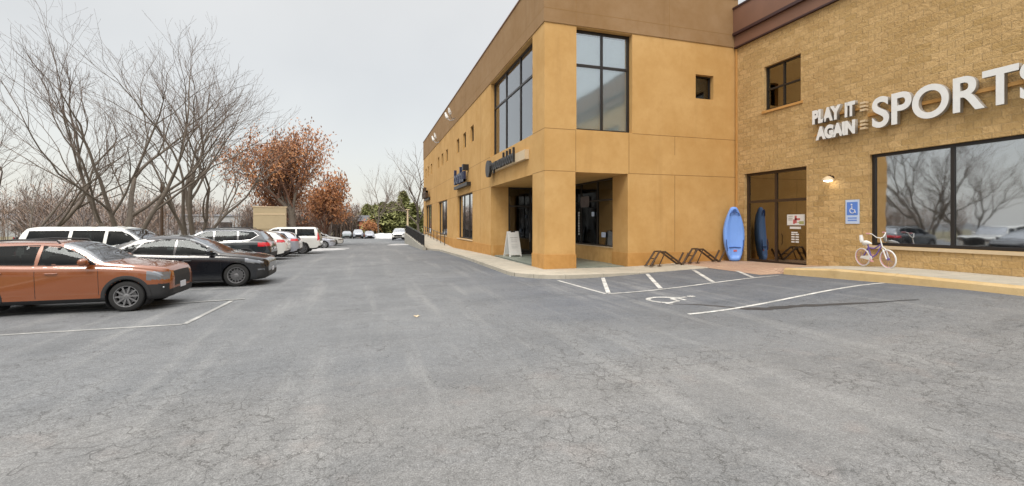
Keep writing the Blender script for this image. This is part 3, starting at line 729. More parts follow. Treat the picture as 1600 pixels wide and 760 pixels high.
mb = MB(); mb.box(XW-.2, XW-.01, 53.0, 57.5, 4.7, 5.0); mb.build('raceway', 'black', S3)
# floodlights on the parapet
def flood(y, z, name_label):
    f = tag(empty('flood_light', (XW, y, z)), name_label, 'floodlight', 'white floodlights on the brown parapet band')
    for k in (-.9, .9):
        a = MB(); a.tube([(-.04, k*.3, -.25), (-.35, k*.45, -.32), (-.55, k*.8, -.05)], .03, 6); a.build('arm', 'steel', f)
        a = MB(); a.tube([(-.5, k*.8, -.05), (-.57, k*.86, .1), (-.66, k*.94, .42)], [.11, .13, .07], 10); a.build('lamp_head', 'white', f)
flood(37.3, 10.75, 'pair of white floodlights on the parapet nearer the corner'); flood(45.6, 10.3, 'pair of white floodlights on the parapet farther down the street')
# wall lamp
LP = tag(empty('wall_lamp', (XB, 12.6, 3.55)), 'small lit lamp with a tan hood on the block wall', 'lamp')
mb = MB(); mb.lathe([(.05, .16), (.09, .14), (.20, .04), (.21, 0), (.19, 0), (.06, .1)], (-.22, 0, 0), 'Z', 20); mb.build('hood', 'cream', LP, smooth=True)
mb = MB(); mb.lathe([(0, -.05), (.11, -.03), (.155, .02), (.12, .035), (0, .035)], (-.22, 0, 0), 'Z', 16); mb.build('lens', 'bulb', LP, smooth=True)
mb = MB(); mb.tube([(-.004, 0, .12), (-.12, 0, .19), (-.22, 0, .15)], .025, 8); mb.lathe([(0, -.02), (.07, -.02), (.07, -.003), (0, -.003)], (0, 0, .12), 'X', 12); mb.build('bracket', 'rust', LP)
# accessible parking sign
PS = MB(); fW = lambda u, z, d: (XB-d, u, z)
mbox(PS, fW, 11.62, 12.10, 1.98, 2.82, .012, .03); PS = PS.build('parking_sign', 'signpale'); tag(PS, 'blue and white accessible parking sign on the block wall above the bicycle', 'sign')
mb = MB(); mbox(mb, fW, 11.67, 12.05, 2.28, 2.74, .031, .034)
for z in (2.18, 2.10): mbox(mb, fW, 11.7, 12.02, z-.02, z+.02, .031, .034)
mb.build('blue_field', 'signblue', PS)
mb = MB()
pts = arc(11.85, 2.44, .09, 110, 340, 12)
for a, b in zip(pts, pts[1:]): mb.tube([(XB-.037, -a[0]+23.7, a[1]), (XB-.037, -b[0]+23.7, b[1])], .013, 4)
mb.tube([(XB-.037, 11.87, 2.6), (XB-.037, 11.86, 2.48), (XB-.037, 11.78, 2.47), (XB-.037, 11.74, 2.36)], .014, 4); mb.lathe([(0, -.005), (.028, -.005), (.028, .005), (0, .005)], (XB-.037, 11.88, 2.65), 'X', 10)
mb.build('symbol', 'white', PS)

# ------------------------------------------------------------------ kayak, racks, bicycle, A-frame
kay = tag(empty('kayak', (15.60, 16.70, sw(15.6, 16.8)+.01)), 'light blue moulded kayak standing upright against the wall corner', 'kayak')
LK = 2.42
def kw(s):
    return .45*(max(0, math.sin(math.pi*min(1, max(0, .085+.86*s))))**.62)*(1.0 if s < .5 else 1-.22*((s-.5)/.5)**2)
rows_ = 60; mb = MB(); nk = 26
for i in range(rows_+1):
    s = i/rows_; wv = kw(s) if 0 < i < rows_ else kw(s)*.55; z = s*LK; dp = .17*min(1, wv/.3)
    rock = .10*((s-.45)/.55)**2 if s > .45 else .04*((.45-s)/.45)**2
    for k in range(nk):
        a = 2*math.pi*k/nk; ca, sa = math.cos(a), math.sin(a)
        x = wv*math.copysign(abs(ca)**.7, ca); y = dp*math.copysign(abs(sa)**.7, sa)
        if sa < 0:          # deck: raised rim, sunk middle, foot wells and ribs
            q = abs(x)/max(wv, .01)
            if q < .70 and .05 < s < .93:
                y += .095*(1-(q/.70)**6)*min(1, (s-.05)/.05, (.93-s)/.05) - (.03 if q < .16 and .5 < s < .86 else 0)
        mb.v.append((x, y-rock, z))
for i in range(rows_):
    for k in range(nk):
        k2 = (k+1) % nk; mb.f.append((i*nk+k, i*nk+k2, (i+1)*nk+k2, (i+1)*nk+k)); mb.m.append(1 if 1 < k < nk//2-2 else 0)
mb.f.append(tuple(range(nk))); mb.m.append(0); mb.f.append(tuple(rows_*nk+k for k in range(nk))); mb.m.append(0)
mb.build('hull', ['kayak', 'kayakd'], kay, smooth=True)
def dl(pts, r, nm, mat): q = MB(); q.tube(pts, r, 6); q.build(nm, mat, kay)
dl([(-.25, -.13, .60), (0, -.10, .62), (.25, -.13, .60)], .022, 'strap', 'kayakd')
dl([(-.20, -.19, 2.02), (-.17, -.20, 2.12), (0, -.23, 2.2), (.17, -.20, 2.12), (.20, -.19, 2.02)], .022, 'deck_line', 'kayakd')
mb = MB(); mb.lathe([(0, -.02), (.075, -.02), (.075, .01), (0, .012)], (0, -.235, 2.24), 'Y', 14); mb.tube([(-.06, -.24, 2.14), (0, -.26, 2.30), (.06, -.24, 2.14)], .018, 6); mb.build('carry_handle', 'kayakd', kay)
for s_ in (-1, 1): dl([(s_*.31, -.155, .45), (s_*.355, -.17, .75), (s_*.36, -.17, .95)], .02, 'side_rope', 'kayakd')
mb = MB(); mb.box(-.05, .09, -.105, -.09, .42, .50); mb.build('patch', 'kayakr', kay)
kay.rotation_euler = (R(-4), 0, R(-26))
def rack(x0, label):
    zz = sw(x0+.9, 16.8)
    r = tag(empty('bicycle_rack', (x0, 16.5, zz)), label, 'bicycle rack', 'bicycle racks along the stucco wall')
    wv_ = [(0, 0, .03), (.42, 0, .60), (.70, 0, .60), (1.50, 0, .07), (1.58, 0, .07), (1.86, 0, .52)]
    for dy in (0, .34):
        mb = MB(); mb.tube([(a, dy, c) for a, _, c in wv_], .042, 8); mb.build('wave_bar', 'rust', r, smooth=False)
    mb = MB()
    for a, c in ((.42, .60), (.70, .60), (.21, .315), (1.54, .07), (1.2, .29)): mb.tube([(a, 0, c), (a, .34, c)], .022, 6)
    mb.build('cross_bar', 'rust', r)
    for a, dy in ((.70, 0), (.62, .34)):
        mb = MB(); mb.tube([(a, dy, .58), (a-.28, dy+.02, .02)], .024, 6); mb.build('leg', 'rust', r)
    mb = MB()
    for a, dy in ((0, 0), (0, .34), (.42, 0), (.34, .36), (1.54, 0), (1.54, .34)): mb.box(a-.07, a+.07, dy-.05, dy+.05, .002, .03)
    mb.build('foot_plate', 'rust', r)
rack(11.15, 'dark steel bicycle rack nearer the porch opening'); rack(13.05, 'dark steel bicycle rack beside the blue kayak')
# kids bicycle
def place_mb(o, loc, rz): o.location = loc; o.rotation_euler = (0, 0, rz)
bk = tag(empty('bicycle', (15.88, 11.28, sw(15.9, 11.1)+.004), R(-118)), 'small white pink and purple bicycle leaning by the shop window', 'bicycle')
for xx in (0, .98):
    mb = MB(); mb.lathe([(.285+.022*math.cos(a*math.pi/4), .022*math.sin(a*math.pi/4)) for a in range(8)], (xx, 0, .31), 'Y', 36, close=True)
    wl = mb.build('wheel', 'white', bk, smooth=True)
    mb = MB(); mb.lathe([(.262, -.018), (.27, 0), (.262, .018), (.25, 0)], (xx, 0, .31), 'Y', 36, close=True); mb.build('rim', 'pink', wl)
    mb = MB()
    for k in range(18):
        a = 2*math.pi*k/18; mb.tube([(xx, .02*(-1)**k, .31), (xx+.258*math.cos(a), 0, .31+.258*math.sin(a))], .003, 3)
    mb.lathe([(0, -.04), (.03, -.04), (.03, .04), (0, .04)], (xx, 0, .31), 'Y', 10); mb.build('spokes', 'purple', wl)
mb = MB()
for p in ([(0, .03, .31), (.36, .03, .30)], [(0, .03, .31), (.27, .0, .66)], [(.36, 0, .30), (.24, 0, .76)], [(.36, 0, .31), (.55, 0, .42), (.78, 0, .72)], [(.27, 0, .64), (.5, 0, .62), (.78, 0, .78)]): mb.tube(p, .021, 8)
mb.build('frame', 'purple', bk)
mb = MB(); mb.tube([(.76, 0, .88), (.80, 0, .70), (.86, .045, .62), (.98, .045, .31)], .018, 8); mb.tube([(.86, -.045, .62), (.98, -.045, .31)], .018, 8); mb.build('fork', 'white', bk)
mb = MB(); mb.tube([(.76, 0, .86), (.75, 0, .97), (.74, .12, 1.0), (.70, .24, 1.12), (.60, .27, 1.13)], .014, 8); mb.tube([(.75, 0, .97), (.74, -.12, 1.0), (.70, -.24, 1.12), (.60, -.27, 1.13)], .014, 8); h_ = mb.build('handlebar', 'white', bk)
mb = MB(); mb.tube([(.66, .26, 1.13), (.54, .275, 1.13)], .02, 8); mb.tube([(.66, -.26, 1.13), (.54, -.275, 1.13)], .02, 8); mb.build('grip', 'pink', h_)
mb = MB(); mb.tube([(.10, 0, .78), (.2, 0, .80), (.34, 0, .79), (.40, 0, .77)], [.085, .08, .04, .02], 10); mb.build('saddle', 'white', bk, smooth=True)
mb = MB(); mb.tube([(.02, 0, .80), (.0, 0, .9), (-.01, 0, 1.05)], [.05, .06, .045], 8); mb.build('doll_seat', 'white', bk)
mb = MB(); mb.prism([(-.05, .27), (.0, .35), (.34, .39), (.42, .35), (.43, .27), (.37, .22), (.3, .24), (.05, .27)], lambda u, v, d: (u, d, v), -.055, -.035); mb.build('chain_guard', 'white', bk)
mb = MB(); mb.tube([(.36, -.07, .30), (.46, -.07, .22)], .011, 6); mb.box(.42, .52, -.15, -.07, .20, .23); mb.tube([(.36, .07, .30), (.26, .07, .38)], .011, 6); mb.box(.2, .3, .07, .15, .37, .40); mb.build('crank', 'pink', bk)
bk.rotation_euler = (R(4), 0, R(-104))
# A-frame board
af = tag(empty('a_frame_sign', (7.62, 24.35, sw(6.9, 24.3)+.02), R(12)), 'white A-frame board on the pavement in front of the dark entrance doors', 'sign board')
for s_, lab in ((-1, None), (1, None)):
    mb = MB(); n = 6
    yb, yt = s_*.34, s_*.03
    mb.v = []; 
    def AP(u, v, d): q = yb+(yt-yb)*v; return (u, q+d, v*1.38)
    mb.prism([(-.38, .0), (-.31, .0), (-.27, .06), (.27, .06), (.31, .0), (.38, .0), (.34, 1.0), (.17, 1.0), (.15, .96), (-.15, .96), (-.17, 1.0), (-.34, 1.0)], AP, -.02, .02)
    pn = mb.build('panel', 'white', af)
    if s_ < 0:
        mb = MB(); mb.prism([(-.24, .74), (.24, .74), (.24, .755), (-.24, .755)], AP, -.026, -.021)
        for v in (.66, .60, .46, .40, .34): mb.prism([(-.2, v), (.2, v), (.2, v+.006), (-.2, v+.006)], AP, -.026, -.021)
        mb.build('printed_line', 'steel', pn)
mb = MB()
for x in (-.1, .1): mb.box(x-.03, x+.03, -.06, .06, 1.31, 1.42)
mb.build('hinge', 'black', af)
# ------------------------------------------------------------------ ramp wall and railings
mb = MB(); Y = span(37.3, 57, 10)
for i in range(10):
    y0, y1 = Y[i], Y[i+1]; n_ = len(mb.v)
    mb.v += [(x, y, z) for x in (4.16, 4.39) for (y, z) in ((y0, gz(4, y0)-.2), (y0, sw(5, y0)+.12), (y1, gz(4, y1)-.2), (y1, sw(5, y1)+.12))]
    for f in ((0, 1, 3, 2), (4, 6, 7, 5), (0, 4, 5, 1), (2, 3, 7, 6), (0, 2, 6, 4), (1, 5, 7, 3)): mb.f.append(tuple(n_+q for q in f)); mb.m.append(0)
tag(mb.build('retaining_wall', 'ramp'), 'low concrete wall carrying the ramp beside the lane', 'wall')
def rail(name, x, y0, y1, base, posts, picket, label, hgt=1.0):
    r = tag(empty(name, (x, y0, 0)), label, 'railing')
    zt = lambda y, h: base(y)+h
    mb = MB()
    for h in ((hgt, .92, .1) if picket else (hgt, .5)):
        mb.tube([(0, y-y0, zt(y, h)) for y in span(y0, y1, 14)], .028 if h == hgt else .018, 6)
    mb.build('rail', 'black', r)
    for i in range(posts):
        y = y0+(y1-y0)*i/(posts-1); mb = MB(); mb.tube([(0, y-y0, base(y)-.05), (0, y-y0, zt(y, hgt))], .028, 6); mb.build('post', 'black', r)
    if picket:
        mb = MB(); n = int((y1-y0)/.12)
        for i in range(n):
            y = y0+(y1-y0)*(i+.5)/n; mb.box(-.014, .014, y-y0-.014, y-y0+.014, zt(y, .1), zt(y, .93))
        mb.build('pickets', 'black', r)
    return r
rail('ramp_railing', 4.28, 37.5, 56.8, lambda y: sw(5, y)+.12, 10, True, 'black picket railing on top of the concrete ramp wall', 1.0)
rail('hand_rail', 6.35, 40.2, 56.5, lambda y: sw(6, y), 8, False, 'thin dark handrail along the stucco wall under the street windows', .95)
# ------------------------------------------------------------------ cars (local: nose at x=0 pointing +x, tail at -L, wheels on z=0)
def curve(pts):
    """monotone cubic through (x, v)"""
    pts = sorted(pts); X = [p[0] for p in pts]; V = [p[1] for p in pts]; n = len(X)
    d = [(V[i+1]-V[i])/(X[i+1]-X[i]) for i in range(n-1)]
    m = [d[0]]+[0 if d[i-1]*d[i] <= 0 else 2*d[i-1]*d[i]/(d[i-1]+d[i]) for i in range(1, n-1)]+[d[-1]]
    def f(x):
        if x <= X[0]: return V[0]
        if x >= X[-1]: return V[-1]
        i = max(j for j in range(n-1) if X[j] <= x); h = X[i+1]-X[i]; t = (x-X[i])/h
        return (2*t**3-3*t*t+1)*V[i]+(t**3-2*t*t+t)*h*m[i]+(-2*t**3+3*t*t)*V[i+1]+(t**3-t*t)*h*m[i+1]
    return f
def inpoly(x, z, P):
    c = False; n = len(P)
    for i in range(n):
        (a, b), (e, f) = P[i], P[i-1]
        if (b > z) != (f > z) and x < (e-a)*(z-b)/(f-b)+a: c = not c
    return c
def snap(x, z, P, tol):
    best = None
    for i in range(len(P)):
        ax, az = P[i-1]; bx, bz = P[i]; dx, dz = bx-ax, bz-az; l = dx*dx+dz*dz
        t = max(0, min(1, ((x-ax)*dx+(z-az)*dz)/l)); qx, qz = ax+t*dx, az+t*dz; q = math.hypot(x-qx, z-qz)
        if best is None or q < best[0]: best = (q, qx, qz)
    return best[1:] if best[0] < tol else None
class Car:
    def __init__(s, spec): s.__dict__.update(spec); s.top = curve(s.topp); s.belt = curve(s.beltp); s.bot = curve(s.botp); s.plan = curve(s.planp)
    def section(s, x):
        zt = s.top(x); zs = min(s.belt(x), zt-.015); zb = s.bot(x); zb = min(zb, zs-.1); w = s.plan(x)
        c = zt-zs; wa = w*.955; P = []
        A = [(0, zb, 3), (w*.86, zb, 1), (w*.95, zb+.03, 1), (w*.985, zb+.10, 3), (w*.995, zb+.30 if zs-zb > .5 else zb+.5*(zs-zb), 7), (w, zs-.16 if zs-zb > .5 else zs-.3*(zs-zb), 3), (w*.992, zs-.06, 2), (w*.975, zs-.015, 1), (wa, zs+.0, 1)]
        for (y0, z0, n), (y1, z1, _) in zip(A, A[1:]):
            P += [(y0+(y1-y0)*i/n, z0+(z1-z0)*i/n) for i in range(n)]
        s.i_belt = len(P)
        ym, zm = wa-s.tumble*c*.8, zs+.80*c
        n = 12; P += [(wa+(ym-wa)*i/n + .02*min(1, c/.3)*math.sin(math.pi*i/n), zs+(zm-zs)*i/n) for i in range(n)]
        s.i_roof = len(P)
        q = [(ym, zm), (wa-s.tumble*c*.96, zs+.91*c), (wa-s.tumble*c*1.15-.03, zs+.97*c)]
        P += q; s.i_top = len(P)-1
        ye = P[-1][0]; ze = P[-1][1]; cr = max(.0, zt-ze)
        for f in (.84, .62, .4, .2, 0): P.append((ye*f, ze+(cr+.012)*(1-f*f)))
        return P
    def side_y(s, x, z):
        P = s.section(x); b = P[1][0]
        for (y0, z0), (y1, z1) in zip(P[4:s.i_top], P[5:s.i_top+1]):
            if z0 <= z <= z1 and z1 > z0: return y0+(y1-y0)*(z-z0)/(z1-z0)
        return s.section(x)[s.i_belt][0]
def build_car(name, label, spec, loc, rz, step=.035, detail=True, group=None):
    c = Car(spec); L_ = c.L; N = int(L_/step)
    st = sorted(set([round(-L_*i/N, 4) for i in range(N+1)] + [round(v, 4) for v in c.keyx]))
    st2 = [st[0]]
    for x in st[1:]:
        if x-st2[-1] > step*.45 or x in (st[-1],): st2.append(x)
        elif any(abs(x-v) < 1e-3 for v in c.keyx): st2[-1] = x
    st = st2
    rt = empty(name, loc, rz); tag(rt, label, 'car', group)
    secs = [c.section(x) for x in st]; n = len(secs[0]); V = []; arr = []
    wz = c.wr; arches = [[(ax+c.ra*math.cos(2*math.pi*k/40), wz+c.ra*math.sin(2*math.pi*k/40)) for k in range(40)] for ax in c.axles]
    for i, x in enumerate(st):
        for j, (y, z) in enumerate(secs[i]):
            X, Z = x, z
            if 0 < i < len(st)-1:
                if 2 < j < c.i_belt:
                    for A in arches:
                        q = snap(X, Z, A, step*.6)
                        if q: X, Z = q; break
                elif c.i_belt <= j <= c.i_roof:
                    for A in c.windows:
                        q = snap(X, Z, A, step*.55)
                        if q: X, Z = q; break
            V.append((X, y, Z))
    m = len(st); full = V + [(x, -y, z) for x, y, z in V]; off = len(V)
    parts = {}
    def put(key, f): parts.setdefault(key, []).append(f)
    def classify(i, j, cx, cy, cz, sgn):
        if 1 < j < c.i_belt+1 and any(math.hypot(cx-ax, cz-wz) < c.ra*.992 for ax in c.axles) and cy > .5*c.plan(cx): return None
        if c.i_belt <= j < c.i_roof+1 and any(inpoly(cx, cz, A) for A in c.windows): return ('side_window', sgn, [k for k, A in enumerate(c.windows) if inpoly(cx, cz, A)][0])
        if j >= c.i_top-1 and c.wind[0] < cx < c.wind[1]: return ('windscreen', 0)
        if j >= c.i_top-1 and c.rear[0] < cx < c.rear[1]: return ('rear_window', 0)
        for nm, fn in c.regions:
            if fn(cx, cy, cz, j >= c.i_belt): return (nm, sgn if nm in ('headlight', 'taillight', 'fog_light') else 0)
        if cz < c.bot(cx)+c.clad and j < c.i_belt: return ('sill', 0)
        return ('body', 0)
    for i in range(m-1):
        for j in range(n-1):
            ids = (i*n+j, (i+1)*n+j, (i+1)*n+j+1, i*n+j+1)
            cx = sum(V[k][0] for k in ids)/4; cy = sum(V[k][1] for k in ids)/4; cz = sum(V[k][2] for k in ids)/4
            for sgn in (1, -1):
                key = classify(i, j, cx, cy, cz, sgn)
                if key is None: continue
                q = [k+(0 if sgn > 0 else off) for k in ids]; put(key, q if sgn < 0 else q[::-1])
    for i in (0, m-1):       # end caps, in strips so that lamps and grilles can sit there
        for j in range(n-1):
            a, b = i*n+j, i*n+j+1; yy = (V[a][1]+V[b][1])/2; zz = (V[a][2]+V[b][2])/2
            if abs(V[a][2]-V[b][2]) < 1e-5: continue
            K_ = 8
            for k in range(K_):
                f0, f1 = k/K_*2-1, (k+1)/K_*2-1
                pts = [(V[a][0], V[a][1]*f0, V[a][2]), (V[a][0], V[a][1]*f1, V[a][2]), (V[b][0], V[b][1]*f1, V[b][2]), (V[b][0], V[b][1]*f0, V[b][2])]
                key = classify(i, j, V[a][0], abs(yy*(f0+f1)/2), zz, 1 if f0+f1 > 0 else -1)
                if key is None: key = ('body', 0)
                s_ = len(full); full += pts; put(key, [s_, s_+1, s_+2, s_+3] if i == m-1 else [s_+3, s_+2, s_+1, s_])
    mats = {'body': c.paint, 'side_window': 'carglass', 'windscreen': 'screenglass', 'rear_window': 'screenglass', 'sill': c.cladmat, 'headlight': 'lamp_white', 'taillight': 'lamp_red', 'grille': 'plastic', 'front_bumper_trim': 'plastic', 'rear_bumper_trim': 'plastic', 'fog_light': 'lamp_white', 'number_plate': 'plate', 'roof_panel': 'black'}
    for key, fs in parts.items():
        used = sorted({k for f in fs for k in f}); mp = {k: i for i, k in enumerate(used)}
        me = bpy.data.meshes.new(key[0]); me.from_pydata([full[k] for k in used], [], [[mp[k] for k in f] for f in fs])
        bm = bmesh.new(); bm.from_mesh(me); bmesh.ops.remove_doubles(bm, verts=bm.verts, dist=.0005); bmesh.ops.recalc_face_normals(bm, faces=bm.faces[:]) if key[0] == 'x' else None; bm.to_mesh(me); bm.free()
        o = link(key[0], me, mats[key[0]], rt, smooth=True)
        if key[0] == 'body': body = o
    # cabin core (dark seats and dashboard) and wheel wells
    mb = MB(); x0, x1 = c.cab; z1 = c.belt((x0+x1)/2)
    mb.box(x0, x1, -c.W*.40, c.W*.40, .35, z1-.12)
    for sx_ in c.seats:
        for y in (-.37, .37): mb.prism([(sx_-.12, z1-.3), (sx_+.04, z1-.3), (sx_-.02, z1+.22), (sx_-.14, z1+.22)], lambda u, v, d: (u, d, v), y-.23, y+.23); mb.prism([(sx_-.14, z1+.24), (sx_-.05, z1+.24), (sx_-.07, z1+.40), (sx_-.15, z1+.40)], lambda u, v, d: (u, d, v), y-.13, y+.13)
    mb.tube([(x1-.35, .37, z1+.02), (x1-.25, .37, z1+.0)], .17, 14)
    mb.build('interior', 'cabin', rt)
    for ax in c.axles:
        for sg in (1, -1):
            mb = MB(); wy = c.plan(ax); r = c.ra*1.0
            A0 = [(ax+r*math.cos(a), wz+r*math.sin(a)) for a in [R(-35+k*250/20) for k in range(21)]]
            for (a, b), (e, f) in zip(A0, A0[1:]): mb.face([(a, sg*(wy-.02), b), (e, sg*(wy-.02), f), (e, sg*.45, f), (a, sg*.45, b)])
            mb.face([(a, sg*.46, b) for a, b in A0]); mb.build('wheel_well', 'plastic', rt)
            if c.lip:
                mb = MB(); A1 = [R(-28+k*236/26) for k in range(27)]; vv = []
                for a in A1:
                    row_ = []
                    for rr, dy in ((r-.012, .006), (r+.01, .016), (r+c.lip, .012), (r+c.lip+.01, -.004)):
                        X, Z = ax+rr*math.cos(a), wz+rr*math.sin(a); Z = max(Z, c.bot(X)+.06); row_.append((X, sg*(c.side_y(X, Z)+dy), Z))
                    vv.append(row_)
                for p_, q_ in zip(vv, vv[1:]):
                    for k in range(3): mb.face([p_[k], p_[k+1], q_[k+1], q_[k]])
                mb.build('arch_trim', c.cladmat, rt, smooth=True)
            # wheel
            wr, ww = c.wr, .215; yc = sg*(wy-.125); h = ww/2
            mb = MB(); prof = [(wr*.66, h*.92), (wr*.72, h), (wr*.9, h*.98), (wr*.975, h*.8), (wr, h*.55), (wr, -h*.55), (wr*.975, -h*.8), (wr*.9, -h*.98), (wr*.66, -h*.9)]
            mb.lathe(prof, (ax, yc, wr), 'Y', 36); wl = mb.build('wheel', 'tyre', rt, smooth=True)
            if not detail: 
                mb = MB(); mb.lathe([(0, sg*h*.7), (wr*.6, sg*h*.8), (wr*.66, sg*h*.9)], (ax, yc, wr), 'Y', 18); mb.build('rim', c.rim, wl); continue
            mb = MB(); mb.lathe([(wr*.60, sg*h*.45), (wr*.66, sg*h*.95), (wr*.70, sg*h*.97), (wr*.70, sg*h*.85)], (ax, yc, wr), 'Y', 36)
            for k in range(c.spokes):
                a = 2*math.pi*k/c.spokes+.1; ca, sa = math.cos(a), math.sin(a); wdt = c.spw
                pr = [(.035, -wdt*.55), (wr*.66, -wdt), (wr*.66, wdt*.25), (.035, wdt*.55)]
                mb.prism([(ax+u*ca-v*sa, wr+u*sa+v*ca) for u, v in pr], lambda u, v, d: (u, yc+sg*d, v), h*.62, h*.84)
            mb.lathe([(0, sg*h*.9), (.03, sg*h*.9), (.065, sg*h*.82), (.07, sg*h*.6)], (ax, yc, wr), 'Y', 16)
            mb.build('rim', c.rim, wl)
            mb = MB(); mb.lathe([(0, sg*h*.2), (wr*.5, sg*h*.2), (wr*.5, sg*h*.3), (0, sg*h*.3)], (ax, yc, wr), 'Y', 24); mb.build('brake_disc', 'rimd', wl)
    if not detail: return rt
    # seams, handles, mirrors, trims
    for sg in (1, -1):
        for x, za, zb_ in c.seams:
            mb = MB(); zz = span(za, zb_, 8); mb.tube([(x[0]+(x[1]-x[0])*i/8, sg*(c.side_y(x[0]+(x[1]-x[0])*i/8, z)+.0005), z) for i, z in enumerate(zz)], .0045, 4); mb.build('door_gap', 'black', body)
        for x in c.handles:
            mb = MB(); z = c.belt(x)-.13; y = c.side_y(x, z); mb.tube([(x-.11, sg*(y+.004), z), (x-.09, sg*(y+.03), z), (x+.09, sg*(y+.03), z), (x+.11, sg*(y+.004), z)], .014, 6); mb.build('door_handle', c.handmat, rt)
        mx_, mz = c.mirror; y = c.side_y(mx_, mz-.05)
        mb = MB(); mb.tube([(mx_-.02, sg*(y-.05), mz-.07), (mx_-.02, sg*(y+.08), mz-.03)], [.05, .03], 8)
        mb.tube([(mx_-.02, sg*(y+.05), mz), (mx_-.03, sg*(y+.13), mz+.01), (mx_-.04, sg*(y+.22), mz), (mx_-.04, sg*(y+.24), mz-.01)], [.05, .085, .075, .03], 12); mb.build('wing_mirror', c.mirmat, rt, smooth=True)
        if c.chrome:
            for A in c.chrome:
                mb = MB(); mb.tube([(x, sg*(c.side_y(x, z)+.004), z) for x, z in A], .014, 5); mb.build('window_trim', 'chrome', rt)
        else:
            for A in c.windows:
                mb = MB(); P = A+[A[0]]; mb.tube([(x, sg*(c.side_y(x, z)+.002), z) for x, z in P], .010, 4); mb.build('window_seal', 'plastic', rt)
        if c.rails:
            a, b = c.rails; mb = MB(); y = c.W*.5*.66
            mb.tube([(a, sg*y, c.top(a)-.06), (a+.1, sg*y, c.top(a+.1)+.035), ((a+b)/2, sg*y, c.top((a+b)/2)+.04), (b-.1, sg*y, c.top(b-.1)+.035), (b, sg*y, c.top(b)-.06)], .018, 6); mb.build('roof_rail', 'plastic', rt)
    for (nm, mat, x, y0, y1, z0, z1) in c.boxes:
        mb = MB(); mb.box(x[0], x[1], y0, y1, z0, z1); mb.build(nm, mat, rt, bevel=.006)
    return rt
def spec(**k):
    d = dict(tumble=.42, clad=.06, cladmat='plastic', rim='rimd', spokes=10, spw=.022, seams=[], handles=[], handmat='plastic', chrome=None, rails=None, boxes=[], lip=0, keyx=[], seats=(-2.3, -3.2), mirmat='p_black')
    d.update(k); d['W'] = d['W']; return d
def planfor(W, L, nose=.62, tail=.78, fr=.55, rr=.35):
    h = W/2; return [(-L, h*tail), (-L+.06, h*(tail+.07)), (-L+rr, h*.975), (-L+rr+.6, h), (-fr-.4, h), (-fr, h*.97), (-.18, h*(nose+.2)), (-.05, h*(nose+.08)), (0, h*nose)]
# black electric crossover: nose to the aisle
L1 = 4.75
EV = spec(L=L1, W=1.92, wr=.36, ra=.405, axles=(-.87, -3.76), paint='p_black', rim='rimd', spokes=14, spw=.016, lip=.0,
  topp=[(0, .70), (-.03, .79), (-.12, .86), (-.5, .955), (-1.0, 1.03), (-1.25, 1.075), (-1.75, 1.34), (-2.15, 1.52), (-2.5, 1.60), (-2.9, 1.615), (-3.5, 1.53), (-4.1, 1.33), (-4.5, 1.16), (-4.62, 1.09), (-4.72, .95), (-4.75, .72)],
  beltp=[(0, .68), (-.3, .83), (-.9, .93), (-1.4, .96), (-2.5, .985), (-3.6, 1.04), (-4.4, 1.06), (-4.75, .70)],
  botp=[(0, .30), (-.12, .22), (-.5, .19), (-4.2, .19), (-4.6, .25), (-4.75, .36)], planp=planfor(1.92, L1, .70, .78, .45),
  windows=[[(-1.38, 1.02), (-2.52, 1.035), (-2.50, 1.50), (-2.2, 1.47), (-1.75, 1.26)], [(-2.58, 1.035), (-3.55, 1.09), (-3.62, 1.12), (-3.35, 1.40), (-2.85, 1.505), (-2.56, 1.505)], [(-3.66, 1.13), (-4.02, 1.16), (-3.70, 1.30), (-3.44, 1.385)]],
  wind=(-2.2, -1.27), rear=(-4.45, -3.3), cab=(-4.2, -1.3), keyx=[-1.27, -2.2, -3.3, -4.45], seats=(-2.35, -3.25),
  regions=[('headlight', lambda x, y, z, t: -.62 < x < -.13 and y > .50 and .70+.10*(-x) < z < .755+.22*(-x)),
           ('front_bumper_trim', lambda x, y, z, t: x > -.30 and (z < .46 or (y > .62 and z < .60)) and not (-.26 < x < -.10 and .50 < z < .545)), ('fog_light', lambda x, y, z, t: -.26 < x < -.10 and .50 < z < .545 and y > .6),
           ('taillight', lambda x, y, z, t: x < -4.45 and .92 < z < 1.04 and y > .35), ('rear_bumper_trim', lambda x, y, z, t: x < -4.6 and z < .55)],
  seams=[((-1.28, -1.30), .30, .93), ((-2.52, -2.55), .26, .98), ((-3.42, -3.75), .62, 1.04)], handles=(-2.2, -3.2), handmat='p_black', mirror=(-1.55, 1.10),
  boxes=[('number_plate', 'plate', (0.0, .012), -.15, .15, .42, .55)])
def placed(x, y): return (x, y, gz(x, y))
build_car('parked_car', 'black electric crossover parked nose out beside the orange car', EV, placed(-3.1, 17.35), 0, .03)
